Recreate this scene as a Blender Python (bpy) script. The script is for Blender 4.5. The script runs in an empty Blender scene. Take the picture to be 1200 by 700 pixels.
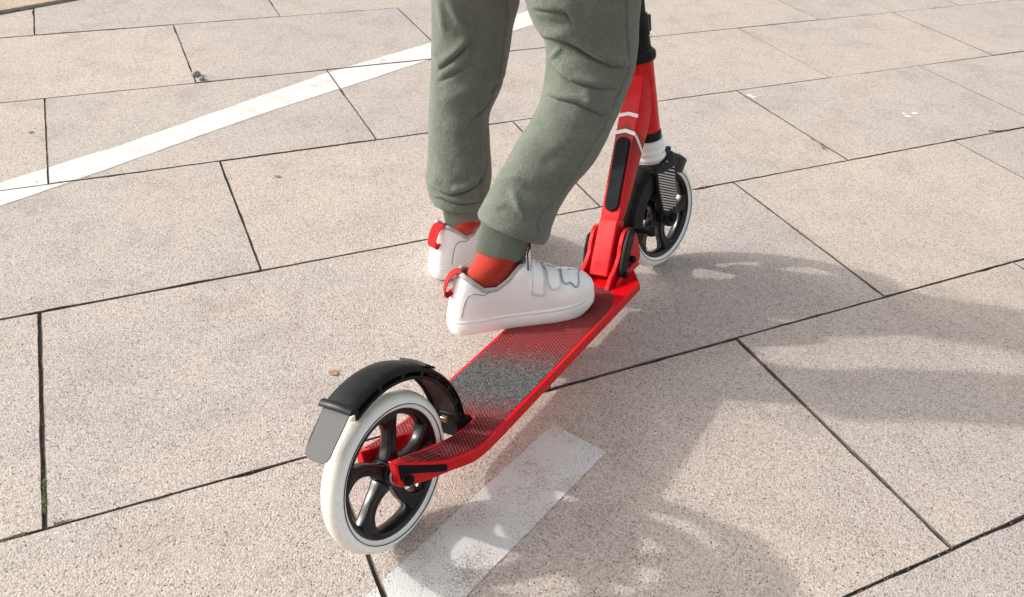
import bpy, bmesh, math, random
from mathutils import Vector, Matrix, noise as mnoise
random.seed(7)
S = bpy.context.scene
C = S.collection
R = math.radians

# ------------------------------------------------------------------ camera
F_PX, PITCH, ROLL, CAM_H = 971.11, 0.63553, 0.080556, 0.87296
fw = Vector((0, math.cos(PITCH), -math.sin(PITCH)))
rt = Vector((1, 0, 0))
upv = rt.cross(fw)
cr = rt * math.cos(ROLL) + upv * math.sin(ROLL)
cu = -rt * math.sin(ROLL) + upv * math.cos(ROLL)
camd = bpy.data.cameras.new("camera")
camd.sensor_width = 36
camd.lens = F_PX / 1200 * 36
camd.clip_start = 0.02
camd.clip_end = 500
cam = bpy.data.objects.new("camera", camd)
C.objects.link(cam)
cam.matrix_world = Matrix(((cr.x, cu.x, -fw.x, 0), (cr.y, cu.y, -fw.y, 0), (cr.z, cu.z, -fw.z, CAM_H), (0, 0, 0, 1)))
S.camera = cam

# ------------------------------------------------------------------ light
SUN_EL, SUN_AZ = R(24.0), R(172.0)          # the sun stands to the left, shadows fall to the right
SKY_STRENGTH, SUN_STRENGTH = 0.15, 2.0
W = bpy.data.worlds.new("World")
S.world = W
W.use_nodes = True
wn = W.node_tree
bg = wn.nodes["Background"]
sky = wn.nodes.new("ShaderNodeTexSky")
sky.sky_type = 'NISHITA'
sky.sun_disc = False
sky.sun_elevation = SUN_EL
sky.sun_rotation = math.pi / 2 - SUN_AZ
sky.air_density = 2.0
sky.dust_density = 6.0
sky.ozone_density = 2.0
hs = wn.nodes.new("ShaderNodeHueSaturation")
hs.inputs["Saturation"].default_value = 0.22
wn.links.new(sky.outputs[0], hs.inputs["Color"])
wn.links.new(hs.outputs[0], bg.inputs[0])
bg.inputs[1].default_value = SKY_STRENGTH
sd = bpy.data.lights.new("sun", 'SUN')
sd.energy = SUN_STRENGTH
sd.angle = R(1.4)
sd.color = (1.0, 0.955, 0.90)
sun = bpy.data.objects.new("sun", sd)
C.objects.link(sun)
to_sun = Vector((math.cos(SUN_EL) * math.cos(SUN_AZ), math.cos(SUN_EL) * math.sin(SUN_AZ), math.sin(SUN_EL)))
sun.rotation_euler = to_sun.to_track_quat('Z', 'Y').to_euler()
sun.location = to_sun * 20
S.view_settings.view_transform = 'Standard'
S.view_settings.look = 'None'
S.view_settings.exposure = 0.78
S.view_settings.gamma = 1.0

# ------------------------------------------------------------------ frames
LEAN, YAW, WB = 0.24463, 1.044385, 0.78084
ORI = Vector((-0.1135, 0.6651, 0.0))
SX = Vector((math.cos(YAW), math.sin(YAW), 0))
SY0 = Vector((-math.sin(YAW), math.cos(YAW), 0))
Z = Vector((0, 0, 1))
SZ = Z * math.cos(LEAN) + SY0 * math.sin(LEAN)
SY = SY0 * math.cos(LEAN) - Z * math.sin(LEAN)

def sw(p):                                   # scooter frame -> world
    return ORI + SX * p[0] + SY * p[1] + SZ * p[2]
def ray(px, py):
    return fw * F_PX + cr * (px - 600) - cu * (py - 350)
def at_depth(px, py, d):
    return Vector((0, 0, CAM_H)) + ray(px, py) * (d / F_PX)
def gnd(px, py):
    d = ray(px, py)
    return Vector((0, 0, CAM_H)) + d * (-CAM_H / d.z)
def proj(P):
    q = P - Vector((0, 0, CAM_H))
    k = F_PX / q.dot(fw)
    return 600 + k * q.dot(cr), 350 - k * q.dot(cu)

# ------------------------------------------------------------------ materials
def mat(name, col, rough=0.5, metal=0.0, spec=0.5, coat=0.0, bump=None, var=None, sheen=0.0):
    """bump = (scale, strength, distance), var = (scale, amount, detail) on object-free world noise"""
    m = bpy.data.materials.new(name)
    m.use_nodes = True
    nt = m.node_tree
    b = nt.nodes["Principled BSDF"]
    b.inputs["Base Color"].default_value = (*col, 1)
    b.inputs["Roughness"].default_value = rough
    b.inputs["Metallic"].default_value = metal
    b.inputs["Specular IOR Level"].default_value = spec
    b.inputs["Coat Weight"].default_value = coat
    b.inputs["Sheen Weight"].default_value = sheen
    tc = nt.nodes.new("ShaderNodeTexCoord")
    if var:
        n = nt.nodes.new("ShaderNodeTexNoise")
        n.inputs["Scale"].default_value = var[0]
        n.inputs["Detail"].default_value = var[2] if len(var) > 2 else 4
        nt.links.new(tc.outputs["Object"], n.inputs["Vector"])
        mr = nt.nodes.new("ShaderNodeMapRange")
        mr.inputs["From Min"].default_value = 0.3
        mr.inputs["From Max"].default_value = 0.7
        mr.inputs["To Min"].default_value = 1 - var[1]
        mr.inputs["To Max"].default_value = 1 + var[1]
        nt.links.new(n.outputs[0], mr.inputs[0])
        mx = nt.nodes.new("ShaderNodeMix")
        mx.data_type = 'RGBA'
        mx.blend_type = 'MULTIPLY'
        mx.inputs[0].default_value = 1
        mx.inputs[6].default_value = (*col, 1)
        nt.links.new(mr.outputs[0], mx.inputs[7])
        nt.links.new(mx.outputs[2], b.inputs["Base Color"])
        m["mix"] = mx.name
        # roughness wear too
        mr2 = nt.nodes.new("ShaderNodeMapRange")
        mr2.inputs["From Min"].default_value = 0.3
        mr2.inputs["From Max"].default_value = 0.7
        mr2.inputs["To Min"].default_value = max(0.03, rough - 0.08)
        mr2.inputs["To Max"].default_value = min(1, rough + 0.1)
        nt.links.new(n.outputs[0], mr2.inputs[0])
        nt.links.new(mr2.outputs[0], b.inputs["Roughness"])
    if bump:
        n2 = nt.nodes.new("ShaderNodeTexNoise")
        n2.inputs["Scale"].default_value = bump[0]
        n2.inputs["Detail"].default_value = 3
        nt.links.new(tc.outputs["Object"], n2.inputs["Vector"])
        bp = nt.nodes.new("ShaderNodeBump")
        bp.inputs["Strength"].default_value = bump[1]
        bp.inputs["Distance"].default_value = bump[2]
        nt.links.new(n2.outputs[0], bp.inputs["Height"])
        nt.links.new(bp.outputs[0], b.inputs["Normal"])
    return m

class NT:                                      # small helper to wire nodes
    def __init__(s, m):
        s.t = m.node_tree
        s.b = s.t.nodes.get("Principled BSDF")
    def n(s, kind, **kw):
        o = s.t.nodes.new("ShaderNode" + kind)
        for k, v in kw.items():
            setattr(o, k, v)
        return o
    def math(s, op, a, b=None, clamp=False):
        o = s.n("Math", operation=op, use_clamp=clamp)
        for i, x in enumerate((a, b)):
            if x is None: continue
            if isinstance(x, (int, float)): o.inputs[i].default_value = x
            else: s.t.links.new(x, o.inputs[i])
        return o.outputs[0]
    def ramp(s, fac, stops):
        o = s.n("ValToRGB")
        e = o.color_ramp.elements
        while len(e) < len(stops): e.new(0.5)
        for q, (p, c) in zip(e, stops):
            q.position = p
            q.color = (*c, 1) if len(c) == 3 else c
        s.t.links.new(fac, o.inputs[0])
        return o.outputs[0]
    def mix(s, fac, a, b, blend='MIX'):
        o = s.n("Mix", data_type='RGBA', blend_type=blend)
        for i, x in ((0, fac), (6, a), (7, b)):
            if isinstance(x, (int, float)): o.inputs[i].default_value = x
            elif isinstance(x, tuple): o.inputs[i].default_value = (*x, 1)
            else: s.t.links.new(x, o.inputs[i])
        return o.outputs[2]
    def noise(s, vec, scale, detail=4, rough=0.5):
        o = s.n("TexNoise")
        o.inputs["Scale"].default_value = scale
        o.inputs["Detail"].default_value = detail
        o.inputs["Roughness"].default_value = rough
        s.t.links.new(vec, o.inputs["Vector"])
        return o.outputs[0]
    def vor(s, vec, scale, feature='F1', out="Distance"):
        o = s.n("TexVoronoi", feature=feature)
        o.inputs["Scale"].default_value = scale
        s.t.links.new(vec, o.inputs["Vector"])
        return o.outputs[out]
    def link(s, a, b):
        s.t.links.new(a, b)

def stone_nodes(h, warm=1.0):
    """exposed aggregate concrete; returns colour and height sockets"""
    geo = h.n("NewGeometry")
    pos = geo.outputs["Position"]
    oi = h.n("ObjectInfo")
    big = h.noise(pos, 1.7, 3)
    mid = h.noise(pos, 9, 5, 0.65)
    fine = h.noise(pos, 420, 2)
    v1 = h.n("TexVoronoi"); v1.inputs["Scale"].default_value = 500
    h.link(pos, v1.inputs["Vector"])
    v2 = h.n("TexVoronoi"); v2.inputs["Scale"].default_value = 290
    h.link(pos, v2.inputs["Vector"])
    sep = h.n("SeparateColor"); h.link(v1.outputs["Color"], sep.inputs[0])
    sep2 = h.n("SeparateColor"); h.link(v2.outputs["Color"], sep2.inputs[0])
    base = h.ramp(sep.outputs[0], [(0.0, (0.255, 0.217, 0.196)), (0.10, (0.365, 0.318, 0.291)), (0.45, (0.452, 0.402, 0.371)), (0.8, (0.508, 0.458, 0.428)), (1.0, (0.595, 0.552, 0.525))])
    # dark and rusty pebbles
    dk = h.math('MULTIPLY', h.math('GREATER_THAN', sep2.outputs[0], 0.935), h.math('LESS_THAN', v2.outputs["Distance"], 0.36))
    base = h.mix(h.math('MULTIPLY', dk, 0.85), base, (0.075, 0.068, 0.062))
    rs = h.math('MULTIPLY', h.math('GREATER_THAN', sep2.outputs[1], 0.965), h.math('LESS_THAN', v2.outputs["Distance"], 0.34))
    base = h.mix(h.math('MULTIPLY', rs, 0.5), base, (0.42, 0.25, 0.13))
    # blotches and per-slab tone
    tone = h.ramp(mid, [(0.28, (0.86, 0.85, 0.845)), (0.5, (1, 1, 1)), (0.75, (1.07, 1.055, 1.035))])
    base = h.mix(1.0, base, tone, 'MULTIPLY')
    tone2 = h.ramp(big, [(0.3, (0.93, 0.93, 0.94)), (0.7, (1.06, 1.025, 0.985))])
    base = h.mix(1.0, base, tone2, 'MULTIPLY')
    slab = h.ramp(oi.outputs["Random"], [(0.0, (0.945, 0.953, 0.968)), (0.5, (1.0, 0.992, 0.985)), (1.0, (1.04, 1.015, 0.99))])
    base = h.mix(1.0, base, slab, 'MULTIPLY')
    # old stains
    st = h.ramp(h.noise(pos, 3.3, 6, 0.7), [(0.60, (1, 1, 1)), (0.74, (0.80, 0.785, 0.775))])
    base = h.mix(0.8, base, st, 'MULTIPLY')
    hgt = h.math('ADD', h.math('MULTIPLY', v1.outputs["Distance"], -0.55), h.math('MULTIPLY', fine, 0.9))
    hgt = h.math('ADD', hgt, h.math('MULTIPLY', dk, -0.5))
    return base, hgt, pos

def paver_material(name="paver stone", tint=None):
    m = bpy.data.materials.new(name); m.use_nodes = True
    h = NT(m)
    col, hgt, pos = stone_nodes(h)
    if tint: col = h.mix(1.0, col, tint, 'MULTIPLY')
    h.link(col, h.b.inputs["Base Color"])
    h.b.inputs["Roughness"].default_value = 0.88
    h.b.inputs["Specular IOR Level"].default_value = 0.25
    bp = h.n("Bump"); bp.inputs["Strength"].default_value = 0.7; bp.inputs["Distance"].default_value = 0.0013
    h.link(hgt, bp.inputs["Height"]); h.link(bp.outputs[0], h.b.inputs["Normal"])
    return m

def paint_material(name, wear, col):
    """white road paint; worn spots let the stone grains through"""
    m = bpy.data.materials.new(name); m.use_nodes = True
    h = NT(m)
    stone, hgt, pos = stone_nodes(h)
    grain = h.vor(pos, 430)
    n1 = h.noise(pos, 14, 5, 0.7)
    n2 = h.noise(pos, 330, 2)
    w = h.math('ADD', h.math('MULTIPLY', n1, 0.75), h.math('MULTIPLY', n2, 0.75))
    k = h.ramp(w, [(0.75 - wear - 0.06, (1, 1, 1)), (0.75 - wear + 0.10, (0, 0, 0))]) if wear > 0 else None
    lo = tuple(c * 0.90 for c in col)
    c = h.mix(h.noise(pos, 25, 4), lo, col)
    if wear > 0:
        c = h.mix(k, c, stone)
    h.link(c, h.b.inputs["Base Color"])
    h.b.inputs["Roughness"].default_value = 0.75
    bp = h.n("Bump"); bp.inputs["Strength"].default_value = 0.5; bp.inputs["Distance"].default_value = 0.0012
    h.link(hgt, bp.inputs["Height"]); h.link(bp.outputs[0], h.b.inputs["Normal"])
    return m

M = {}
M['paver'] = paver_material()
M['tan'] = paver_material("tan edge stone", (1.02, 0.93, 0.80))
M['joint'] = mat("dark joint soil", (0.105, 0.088, 0.075), 0.95, bump=(160, 0.8, 0.003), var=(40, 0.5))
M['line'] = paint_material("bright line paint", 0.15, (0.70, 0.69, 0.665))
M['worn'] = paint_material("worn line paint", 0.085, (0.68, 0.665, 0.65))
M['red'] = mat("red enamel", (0.60, 0.003, 0.008), 0.26, spec=0.27, coat=0.06, var=(30, 0.05), bump=(700, 0.04, 0.0005))
M['red_d'] = mat("red enamel cast", (0.56, 0.003, 0.008), 0.30, spec=0.27, coat=0.04, var=(40, 0.08), bump=(500, 0.08, 0.0006))
def chip(m, col, scale, thr):
    h = NT(m); tc = h.n("TexCoord")
    src = h.b.inputs["Base Color"].links[0].from_socket
    k = h.ramp(h.noise(tc.outputs["Object"], scale, 4, 0.6), [(thr, (0, 0, 0)), (thr + 0.03, (1, 1, 1))])
    h.link(h.mix(h.math('MULTIPLY', k, 0.7), src, col), h.b.inputs["Base Color"])
chip(M['red_d'], (0.55, 0.50, 0.47), 150, 0.715)
chip(M['red'], (0.45, 0.36, 0.33), 170, 0.735)
M['black'] = mat("black moulded plastic", (0.007, 0.0074, 0.0084), 0.40, spec=0.20, var=(60, 0.3), bump=(900, 0.12, 0.0004))
M['gloss'] = mat("glossy black rim plastic", (0.005, 0.0052, 0.0055), 0.24, spec=0.40, var=(30, 0.2))
M['matte'] = mat("matt black rubber", (0.006, 0.0075, 0.0095), 0.60, spec=0.12, bump=(1200, 0.2, 0.0005), var=(50, 0.2))
M['flap'] = mat("grey flexible flap", (0.115, 0.115, 0.115), 0.7, spec=0.2, bump=(1500, 0.3, 0.0006), var=(700, 0.16, 2))
M['steel'] = mat("zinc steel", (0.55, 0.55, 0.56), 0.3, metal=1, var=(60, 0.1))
M['whitep'] = mat("white plastic", (0.86, 0.86, 0.855), 0.35, var=(40, 0.03))
M['blue'] = mat("dark blue anodised screw", (0.02, 0.04, 0.16), 0.35, metal=0.6)
M['mud'] = mat("brown grimy inner liner", (0.014, 0.010, 0.009), 0.55, var=(70, 0.5), bump=(300, 0.3, 0.001))
M['whiteline'] = mat("white decal", (0.80, 0.78, 0.78), 0.4)
M['ridge'] = mat("ridge grey with painted sky light", (0.55, 0.54, 0.53), 0.45, var=(200, 0.2))  # sky light caught by the black ridges, put into a pale base colour

def tyre_material():
    m = bpy.data.materials.new("white polyurethane tyre"); m.use_nodes = True
    h = NT(m)
    tc = h.n("TexCoord"); sp = h.n("SeparateXYZ")
    pos = tc.outputs["Object"]
    at = h.n("Attribute", attribute_name="tread")
    dirt = h.noise(pos, 38, 5, 0.7)
    d2 = h.noise(pos, 260, 3)
    f = h.math('ADD', h.math('MULTIPLY', at.outputs["Fac"], 0.55), h.math('MULTIPLY', h.math('SUBTRACT', dirt, 0.5), 1.3), True)
    c = h.mix(f, (0.88, 0.877, 0.872), (0.72, 0.65, 0.54))
    sp2 = h.ramp(h.math('ADD', d2, h.math('MULTIPLY', at.outputs["Fac"], 0.08)), [(0.66, (1, 1, 1)), (0.72, (0.7, 0.65, 0.58))])
    c = h.mix(0.35, c, sp2, 'MULTIPLY')
    ln = h.n("Attribute", attribute_name="line")
    c = h.mix(ln.outputs["Fac"], c, (0.03, 0.03, 0.03))
    h.link(c, h.b.inputs["Base Color"])
    h.b.inputs["Roughness"].default_value = 0.38
    h.b.inputs["Subsurface Weight"].default_value = 0.08
    h.b.inputs["Subsurface Radius"].default_value = (0.004, 0.003, 0.002)
    bp = h.n("Bump"); bp.inputs["Strength"].default_value = 0.15; bp.inputs["Distance"].default_value = 0.0006
    h.link(d2, bp.inputs["Height"]); h.link(bp.outputs[0], h.b.inputs["Normal"])
    return m
M['tyre'] = tyre_material()

def grip_material():
    """deck grip print: red and black zigzag lines, a grey grit patch in the middle"""
    m = bpy.data.materials.new("deck grip print"); m.use_nodes = True
    h = NT(m)
    tc = h.n("TexCoord"); sp = h.n("SeparateXYZ")
    h.link(tc.outputs["Object"], sp.inputs[0])
    x, y = sp.outputs[0], sp.outputs[1]
    a = R(25)
    pcoord = h.math('ADD', h.math('MULTIPLY', x, math.cos(a)), h.math('MULTIPLY', y, math.sin(a)))
    q = h.math('ADD', h.math('MULTIPLY', x, -math.sin(a)), h.math('MULTIPLY', y, math.cos(a)))
    per = 0.085
    tri = h.math('PINGPONG', h.math('ADD', q, 0.145), per / 2)
    val = h.math('ADD', pcoord, h.math('MULTIPLY', tri, 2.0))
    nz = h.noise(tc.outputs["Object"], 500, 2)
    fr = h.math('FRACT', h.math('ADD', h.math('DIVIDE', val, 0.0096), h.math('MULTIPLY', nz, 0.12)))
    stripe = h.math('LESS_THAN', fr, 0.34)
    # where the lines fade into the grey grit patch
    jit = h.noise(tc.outputs["Object"], 620, 1)
    d = h.math('ABSOLUTE', h.math('SUBTRACT', h.math('ADD', x, h.math('MULTIPLY', y, 0.25)), 0.232))
    keep = h.math('GREATER_THAN', h.math('ADD', d, h.math('MULTIPLY', h.math('SUBTRACT', jit, 0.5), 0.26)), 0.068)
    stripe = h.math('MULTIPLY', stripe, keep)
    v = h.n("TexVoronoi"); v.inputs["Scale"].default_value = 620
    h.link(tc.outputs["Object"], v.inputs["Vector"])
    sc = h.n("SeparateColor"); h.link(v.outputs["Color"], sc.inputs[0])
    grit = h.ramp(sc.outputs[0], [(0.0, (0.02, 0.021, 0.022)), (0.5, (0.058, 0.060, 0.061)), (0.85, (0.10, 0.102, 0.10)), (1.0, (0.15, 0.15, 0.148))])
    dark = h.mix(0.16, (0.022, 0.021, 0.022), grit)
    inpatch = h.math('LESS_THAN', h.math('ADD', d, h.math('MULTIPLY', h.math('SUBTRACT', jit, 0.5), 0.22)), 0.062)
    dark = h.mix(inpatch, dark, grit)
    c = h.mix(stripe, dark, (0.44, 0.016, 0.022))
    # scuffs
    sc2 = h.ramp(h.noise(tc.outputs["Object"], 60, 6, 0.75), [(0.60, (0, 0, 0)), (0.75, (1, 1, 1))])
    c = h.mix(h.math('MULTIPLY', sc2, 0.25), c, (0.35, 0.30, 0.28))
    h.link(c, h.b.inputs["Base Color"])
    h.b.inputs["Roughness"].default_value = 0.75
    h.b.inputs["Specular IOR Level"].default_value = 0.15
    bp = h.n("Bump"); bp.inputs["Strength"].default_value = 0.5; bp.inputs["Distance"].default_value = 0.0007
    h.link(h.math('ADD', v.outputs["Distance"], h.math('MULTIPLY', stripe, -0.5)), bp.inputs["Height"]); h.link(bp.outputs[0], h.b.inputs["Normal"])
    return m
M['grip'] = grip_material()

def stem_fade_material():
    """red enamel with the fine black hatching printed round the rubber pad"""
    m = mat("red enamel with hatch print", (0.60, 0.003, 0.008), 0.36, spec=0.2, coat=0.05)
    h = NT(m)
    tc = h.n("TexCoord"); sp = h.n("SeparateXYZ")
    h.link(tc.outputs["Object"], sp.inputs[0])
    x, y, z = sp.outputs
    t = h.math('ADD', h.math('MULTIPLY', x, 0.547), h.math('MULTIPLY', z, 0.837))
    ph = h.math('DIVIDE', h.math('ADD', t, h.math('MULTIPLY', h.math('ABSOLUTE', y), 1.0)), 0.0042)
    fr = h.math('FRACT', ph)
    # duty grows towards the chevron
    t1 = 0.622
    g = h.math('SUBTRACT', 1.0, h.math('DIVIDE', h.math('SUBTRACT', t1, t), 0.13), False)
    g = h.math('MULTIPLY', g, 0.75)
    g = h.math('MINIMUM', g, 0.62)
    below = h.math('LESS_THAN', h.math('ADD', t, h.math('MULTIPLY', h.math('ABSOLUTE', y), 0.9)), t1 + 0.012)
    on = h.math('MULTIPLY', h.math('LESS_THAN', fr, g), below)
    dots = h.math('GREATER_THAN', h.noise(tc.outputs["Object"], 500, 1), 0.40)
    on = h.math('MULTIPLY', on, dots)
    n = h.noise(tc.outputs["Object"], 26, 5)
    red = h.mix(n, (0.57, 0.003, 0.007), (0.63, 0.003, 0.008))
    c = h.mix(h.math('MULTIPLY', on, 0.9), red, (0.02, 0.015, 0.016))
    h.link(c, h.b.inputs["Base Color"])
    return m
M['stem'] = stem_fade_material()

def fabric(name, col, scale, bumps=0.5, amount=0.12, sheen=0.25):
    m = bpy.data.materials.new(name); m.use_nodes = True
    h = NT(m)
    geo = h.n("NewGeometry"); pos = geo.outputs["Position"]
    n1 = h.noise(pos, scale, 3, 0.7)
    n2 = h.noise(pos, 45, 5, 0.65)
    n3 = h.noise(pos, scale * 2.3, 2)
    c = h.mix(n1, tuple(x * (1 - amount * 2.2) for x in col), tuple(x * (1 + amount * 2.2) for x in col))
    tone = h.ramp(n2, [(0.3, (0.9, 0.9, 0.9)), (0.7, (1.1, 1.1, 1.1))])
    c = h.mix(1.0, c, tone, 'MULTIPLY')
    h.link(c, h.b.inputs["Base Color"])
    h.b.inputs["Roughness"].default_value = 0.95
    h.b.inputs["Specular IOR Level"].default_value = 0.1
    h.b.inputs["Sheen Weight"].default_value = sheen
    h.b.inputs["Sheen Roughness"].default_value = 0.5
    bp = h.n("Bump"); bp.inputs["Strength"].default_value = bumps; bp.inputs["Distance"].default_value = 0.0015
    h.link(h.math('ADD', n1, n3), bp.inputs["Height"]); h.link(bp.outputs[0], h.b.inputs["Normal"])
    return m
M['jogger'] = fabric("sage green sweat fabric", (0.142, 0.160, 0.129), 300, 1.0, 0.23)
M['cuff'] = fabric("sage ribbed cuff", (0.210, 0.232, 0.190), 700, 0.35, 0.08)
M['sock'] = fabric("coral red sock knit", (0.40, 0.034, 0.020), 700, 0.4, 0.10)
M['leather'] = mat("white trainer leather", (0.90, 0.895, 0.89), 0.48, spec=0.35, var=(25, 0.035, 6), bump=(260, 0.12, 0.0008))
M['sole'] = mat("white rubber sole", (0.83, 0.82, 0.80), 0.55, var=(30, 0.05, 6), bump=(300, 0.12, 0.0008))
M['stitch'] = mat("blue grey stitching", (0.27, 0.32, 0.37), 0.8, var=(700, 0.5, 1))
M['stitchg'] = mat("pale grey stitching", (0.60, 0.60, 0.59), 0.8, var=(600, 0.3, 1))
M['lining'] = fabric("grey collar lining", (0.46, 0.45, 0.43), 600, 0.6, 0.2)
M['navy'] = mat("navy tongue edge", (0.025, 0.03, 0.055), 0.8)
M['redtab'] = fabric("red webbing", (0.55, 0.018, 0.022), 900, 0.4, 0.08, 0.1)

# ------------------------------------------------------------------ mesh helpers
def mesh_obj(name, verts, faces, material, parent=None, smooth=True, bevel=0, seg=2, subsurf=0, angle=35, solid=0):
    me = bpy.data.meshes.new(name)
    me.from_pydata([tuple(v) for v in verts], [], faces)
    bm = bmesh.new(); bm.from_mesh(me)
    bmesh.ops.recalc_face_normals(bm, faces=bm.faces)
    bm.to_mesh(me); bm.free()
    return link(name, me, material, parent, smooth, bevel, seg, subsurf, angle, solid)

def link(name, me, material, parent=None, smooth=True, bevel=0, seg=2, subsurf=0, angle=35, solid=0):
    o = bpy.data.objects.new(name, me)
    C.objects.link(o)
    if material: me.materials.append(material)
    if parent: o.parent = parent
    if solid:
        md = o.modifiers.new("solid", 'SOLIDIFY'); md.thickness = solid; md.offset = 1
    if bevel:
        md = o.modifiers.new("bevel", 'BEVEL'); md.width = bevel; md.segments = seg
        md.limit_method = 'ANGLE'; md.angle_limit = R(angle)
    if subsurf:
        md = o.modifiers.new("sub", 'SUBSURF'); md.levels = subsurf; md.render_levels = subsurf
    if smooth:
        for p in me.polygons: p.use_smooth = True
        if not subsurf:
            me.set_sharp_from_angle(angle=R(40))
    return o

class MB:
    def __init__(s): s.v = []; s.f = []
    def add(s, verts, faces):
        k = len(s.v)
        s.v += [Vector(x) for x in verts]
        s.f += [tuple(i + k for i in f) for f in faces]
    def loft(s, rings, cap=True, closed=True):
        n = len(rings[0]); vs = [p for r in rings for p in r]; fs = []
        for i in range(len(rings) - 1):
            for j in range(n if closed else n - 1):
                a, b = i * n + j, i * n + (j + 1) % n
                fs.append((a, b, b + n, a + n))
        if cap and closed:
            fs.append(tuple(range(n - 1, -1, -1)))
            fs.append(tuple((len(rings) - 1) * n + j for j in range(n)))
        s.add(vs, fs)
    def prism(s, outline, direction):            # planar outline (3D points) pushed along a vector
        n = len(outline); d = Vector(direction)
        vs = [Vector(p) for p in outline] + [Vector(p) + d for p in outline]
        fs = [tuple(range(n - 1, -1, -1)), tuple(range(n, 2 * n))]
        fs += [(i, (i + 1) % n, (i + 1) % n + n, i + n) for i in range(n)]
        s.add(vs, fs)
    def box(s, c, sx, sy, sz):
        c = Vector(c)
        o = [c + Vector((a * sx / 2, b * sy / 2, -sz / 2)) for a, b in ((-1, -1), (1, -1), (1, 1), (-1, 1))]
        s.prism(o, (0, 0, sz))
    def tube(s, pts, r, n=10, cap=True):
        pts = [Vector(p) for p in pts]
        rings = []
        ref = None
        for i, p in enumerate(pts):
            t = (pts[min(i + 1, len(pts) - 1)] - pts[max(i - 1, 0)]).normalized()
            if ref is None:
                ref = t.orthogonal().normalized()
            ref = (ref - t * ref.dot(t)).normalized()
            b = t.cross(ref)
            rr = r(i / (len(pts) - 1)) if callable(r) else r
            rings.append([p + (ref * math.cos(2 * math.pi * k / n) + b * math.sin(2 * math.pi * k / n)) * rr for k in range(n)])
        s.loft(rings, cap)
    def lathe(s, prof, o, ax, n=48, closed=False):    # prof = [(r, h)]
        ax = Vector(ax).normalized(); u = ax.orthogonal().normalized(); w = ax.cross(u); o = Vector(o)
        rings = [[o + ax * h + (u * math.cos(2 * math.pi * k / n) + w * math.sin(2 * math.pi * k / n)) * r for k in range(n)] for r, h in prof]
        if closed: rings.append(rings[0])
        s.loft(rings, not closed)
    def xf(s, fn):
        s.v = [fn(p) for p in s.v]; return s
    def build(s, name, material, parent=None, **kw):
        return mesh_obj(name, s.v, s.f, material, parent, **kw)

def tag(o, label=None, cat=None, group=None, kind=None):
    if label: o["label"] = label
    if cat: o["category"] = cat
    if group: o["group"] = group
    if kind: o["kind"] = kind
    return o

def empty(name, loc, rot=(0, 0, 0)):
    o = bpy.data.objects.new(name, None)
    o.empty_display_size = 0.05
    C.objects.link(o); o.location = loc; o.rotation_euler = rot
    return o

def smooth01(t):
    t = min(1, max(0, t)); return t * t * (3 - 2 * t)

def interp(tbl, x):
    if x <= tbl[0][0]: return tbl[0][1:]
    for a, b in zip(tbl, tbl[1:]):
        if x <= b[0]:
            t = (x - a[0]) / (b[0] - a[0])
            return tuple(p + (q - p) * t for p, q in zip(a[1:], b[1:]))
    return tbl[-1][1:]

def cr_interp(vals, t):                          # Catmull-Rom through a list of tuples, t in 0..1
    n = len(vals) - 1; x = min(max(t, 0), 1) * n; i = min(int(x), n - 1); u = x - i
    p0, p1, p2, p3 = vals[max(i - 1, 0)], vals[i], vals[i + 1], vals[min(i + 2, n)]
    return tuple(0.5 * ((2 * b) + (c - a) * u + (2 * a - 5 * b + 4 * c - d) * u * u + (3 * b - a - 3 * c + d) * u ** 3) for a, b, c, d in zip(p0, p1, p2, p3))

# ================================================================== GROUND
GY = 0.483122
ga = Vector((math.cos(GY), math.sin(GY), 0)); gn = Vector((-math.sin(GY), math.cos(GY), 0))
ROWS = [0.3479, 0.8128, 1.2803, 1.7243, 2.1722, 2.6329]
COL_A = [-0.1975, 0.5080, 1.2133, 1.9170]       # joints of the odd rows
COL_B = [0.1700, 0.8650, 1.5611, 2.2689]
ROW_COLS = {0: [0.1577, 0.8650, 1.5630, 2.2650], 1: [-0.1975, 0.5080, 1.2133, 1.9221], 2: [0.1598, 0.8650, 1.5611, 2.2689],
            3: [-0.1752, 0.5138, 1.2133, 1.9098], 4: [0.1750, 0.8700, 1.5700, 2.2700], 5: [-0.1923, 0.4902, 1.2000, 1.9000]}
TOP = 0.0
ground = mesh_obj("ground", [(-60, -60, -0.006), (60, -60, -0.006), (60, 60, -0.006), (-60, 60, -0.006)], [(0, 1, 2, 3)], M['joint'], smooth=False)
tag(ground, kind='structure')
pavement = empty("pavement", (0, 0, 0))
tag(pavement, kind='structure')

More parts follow.
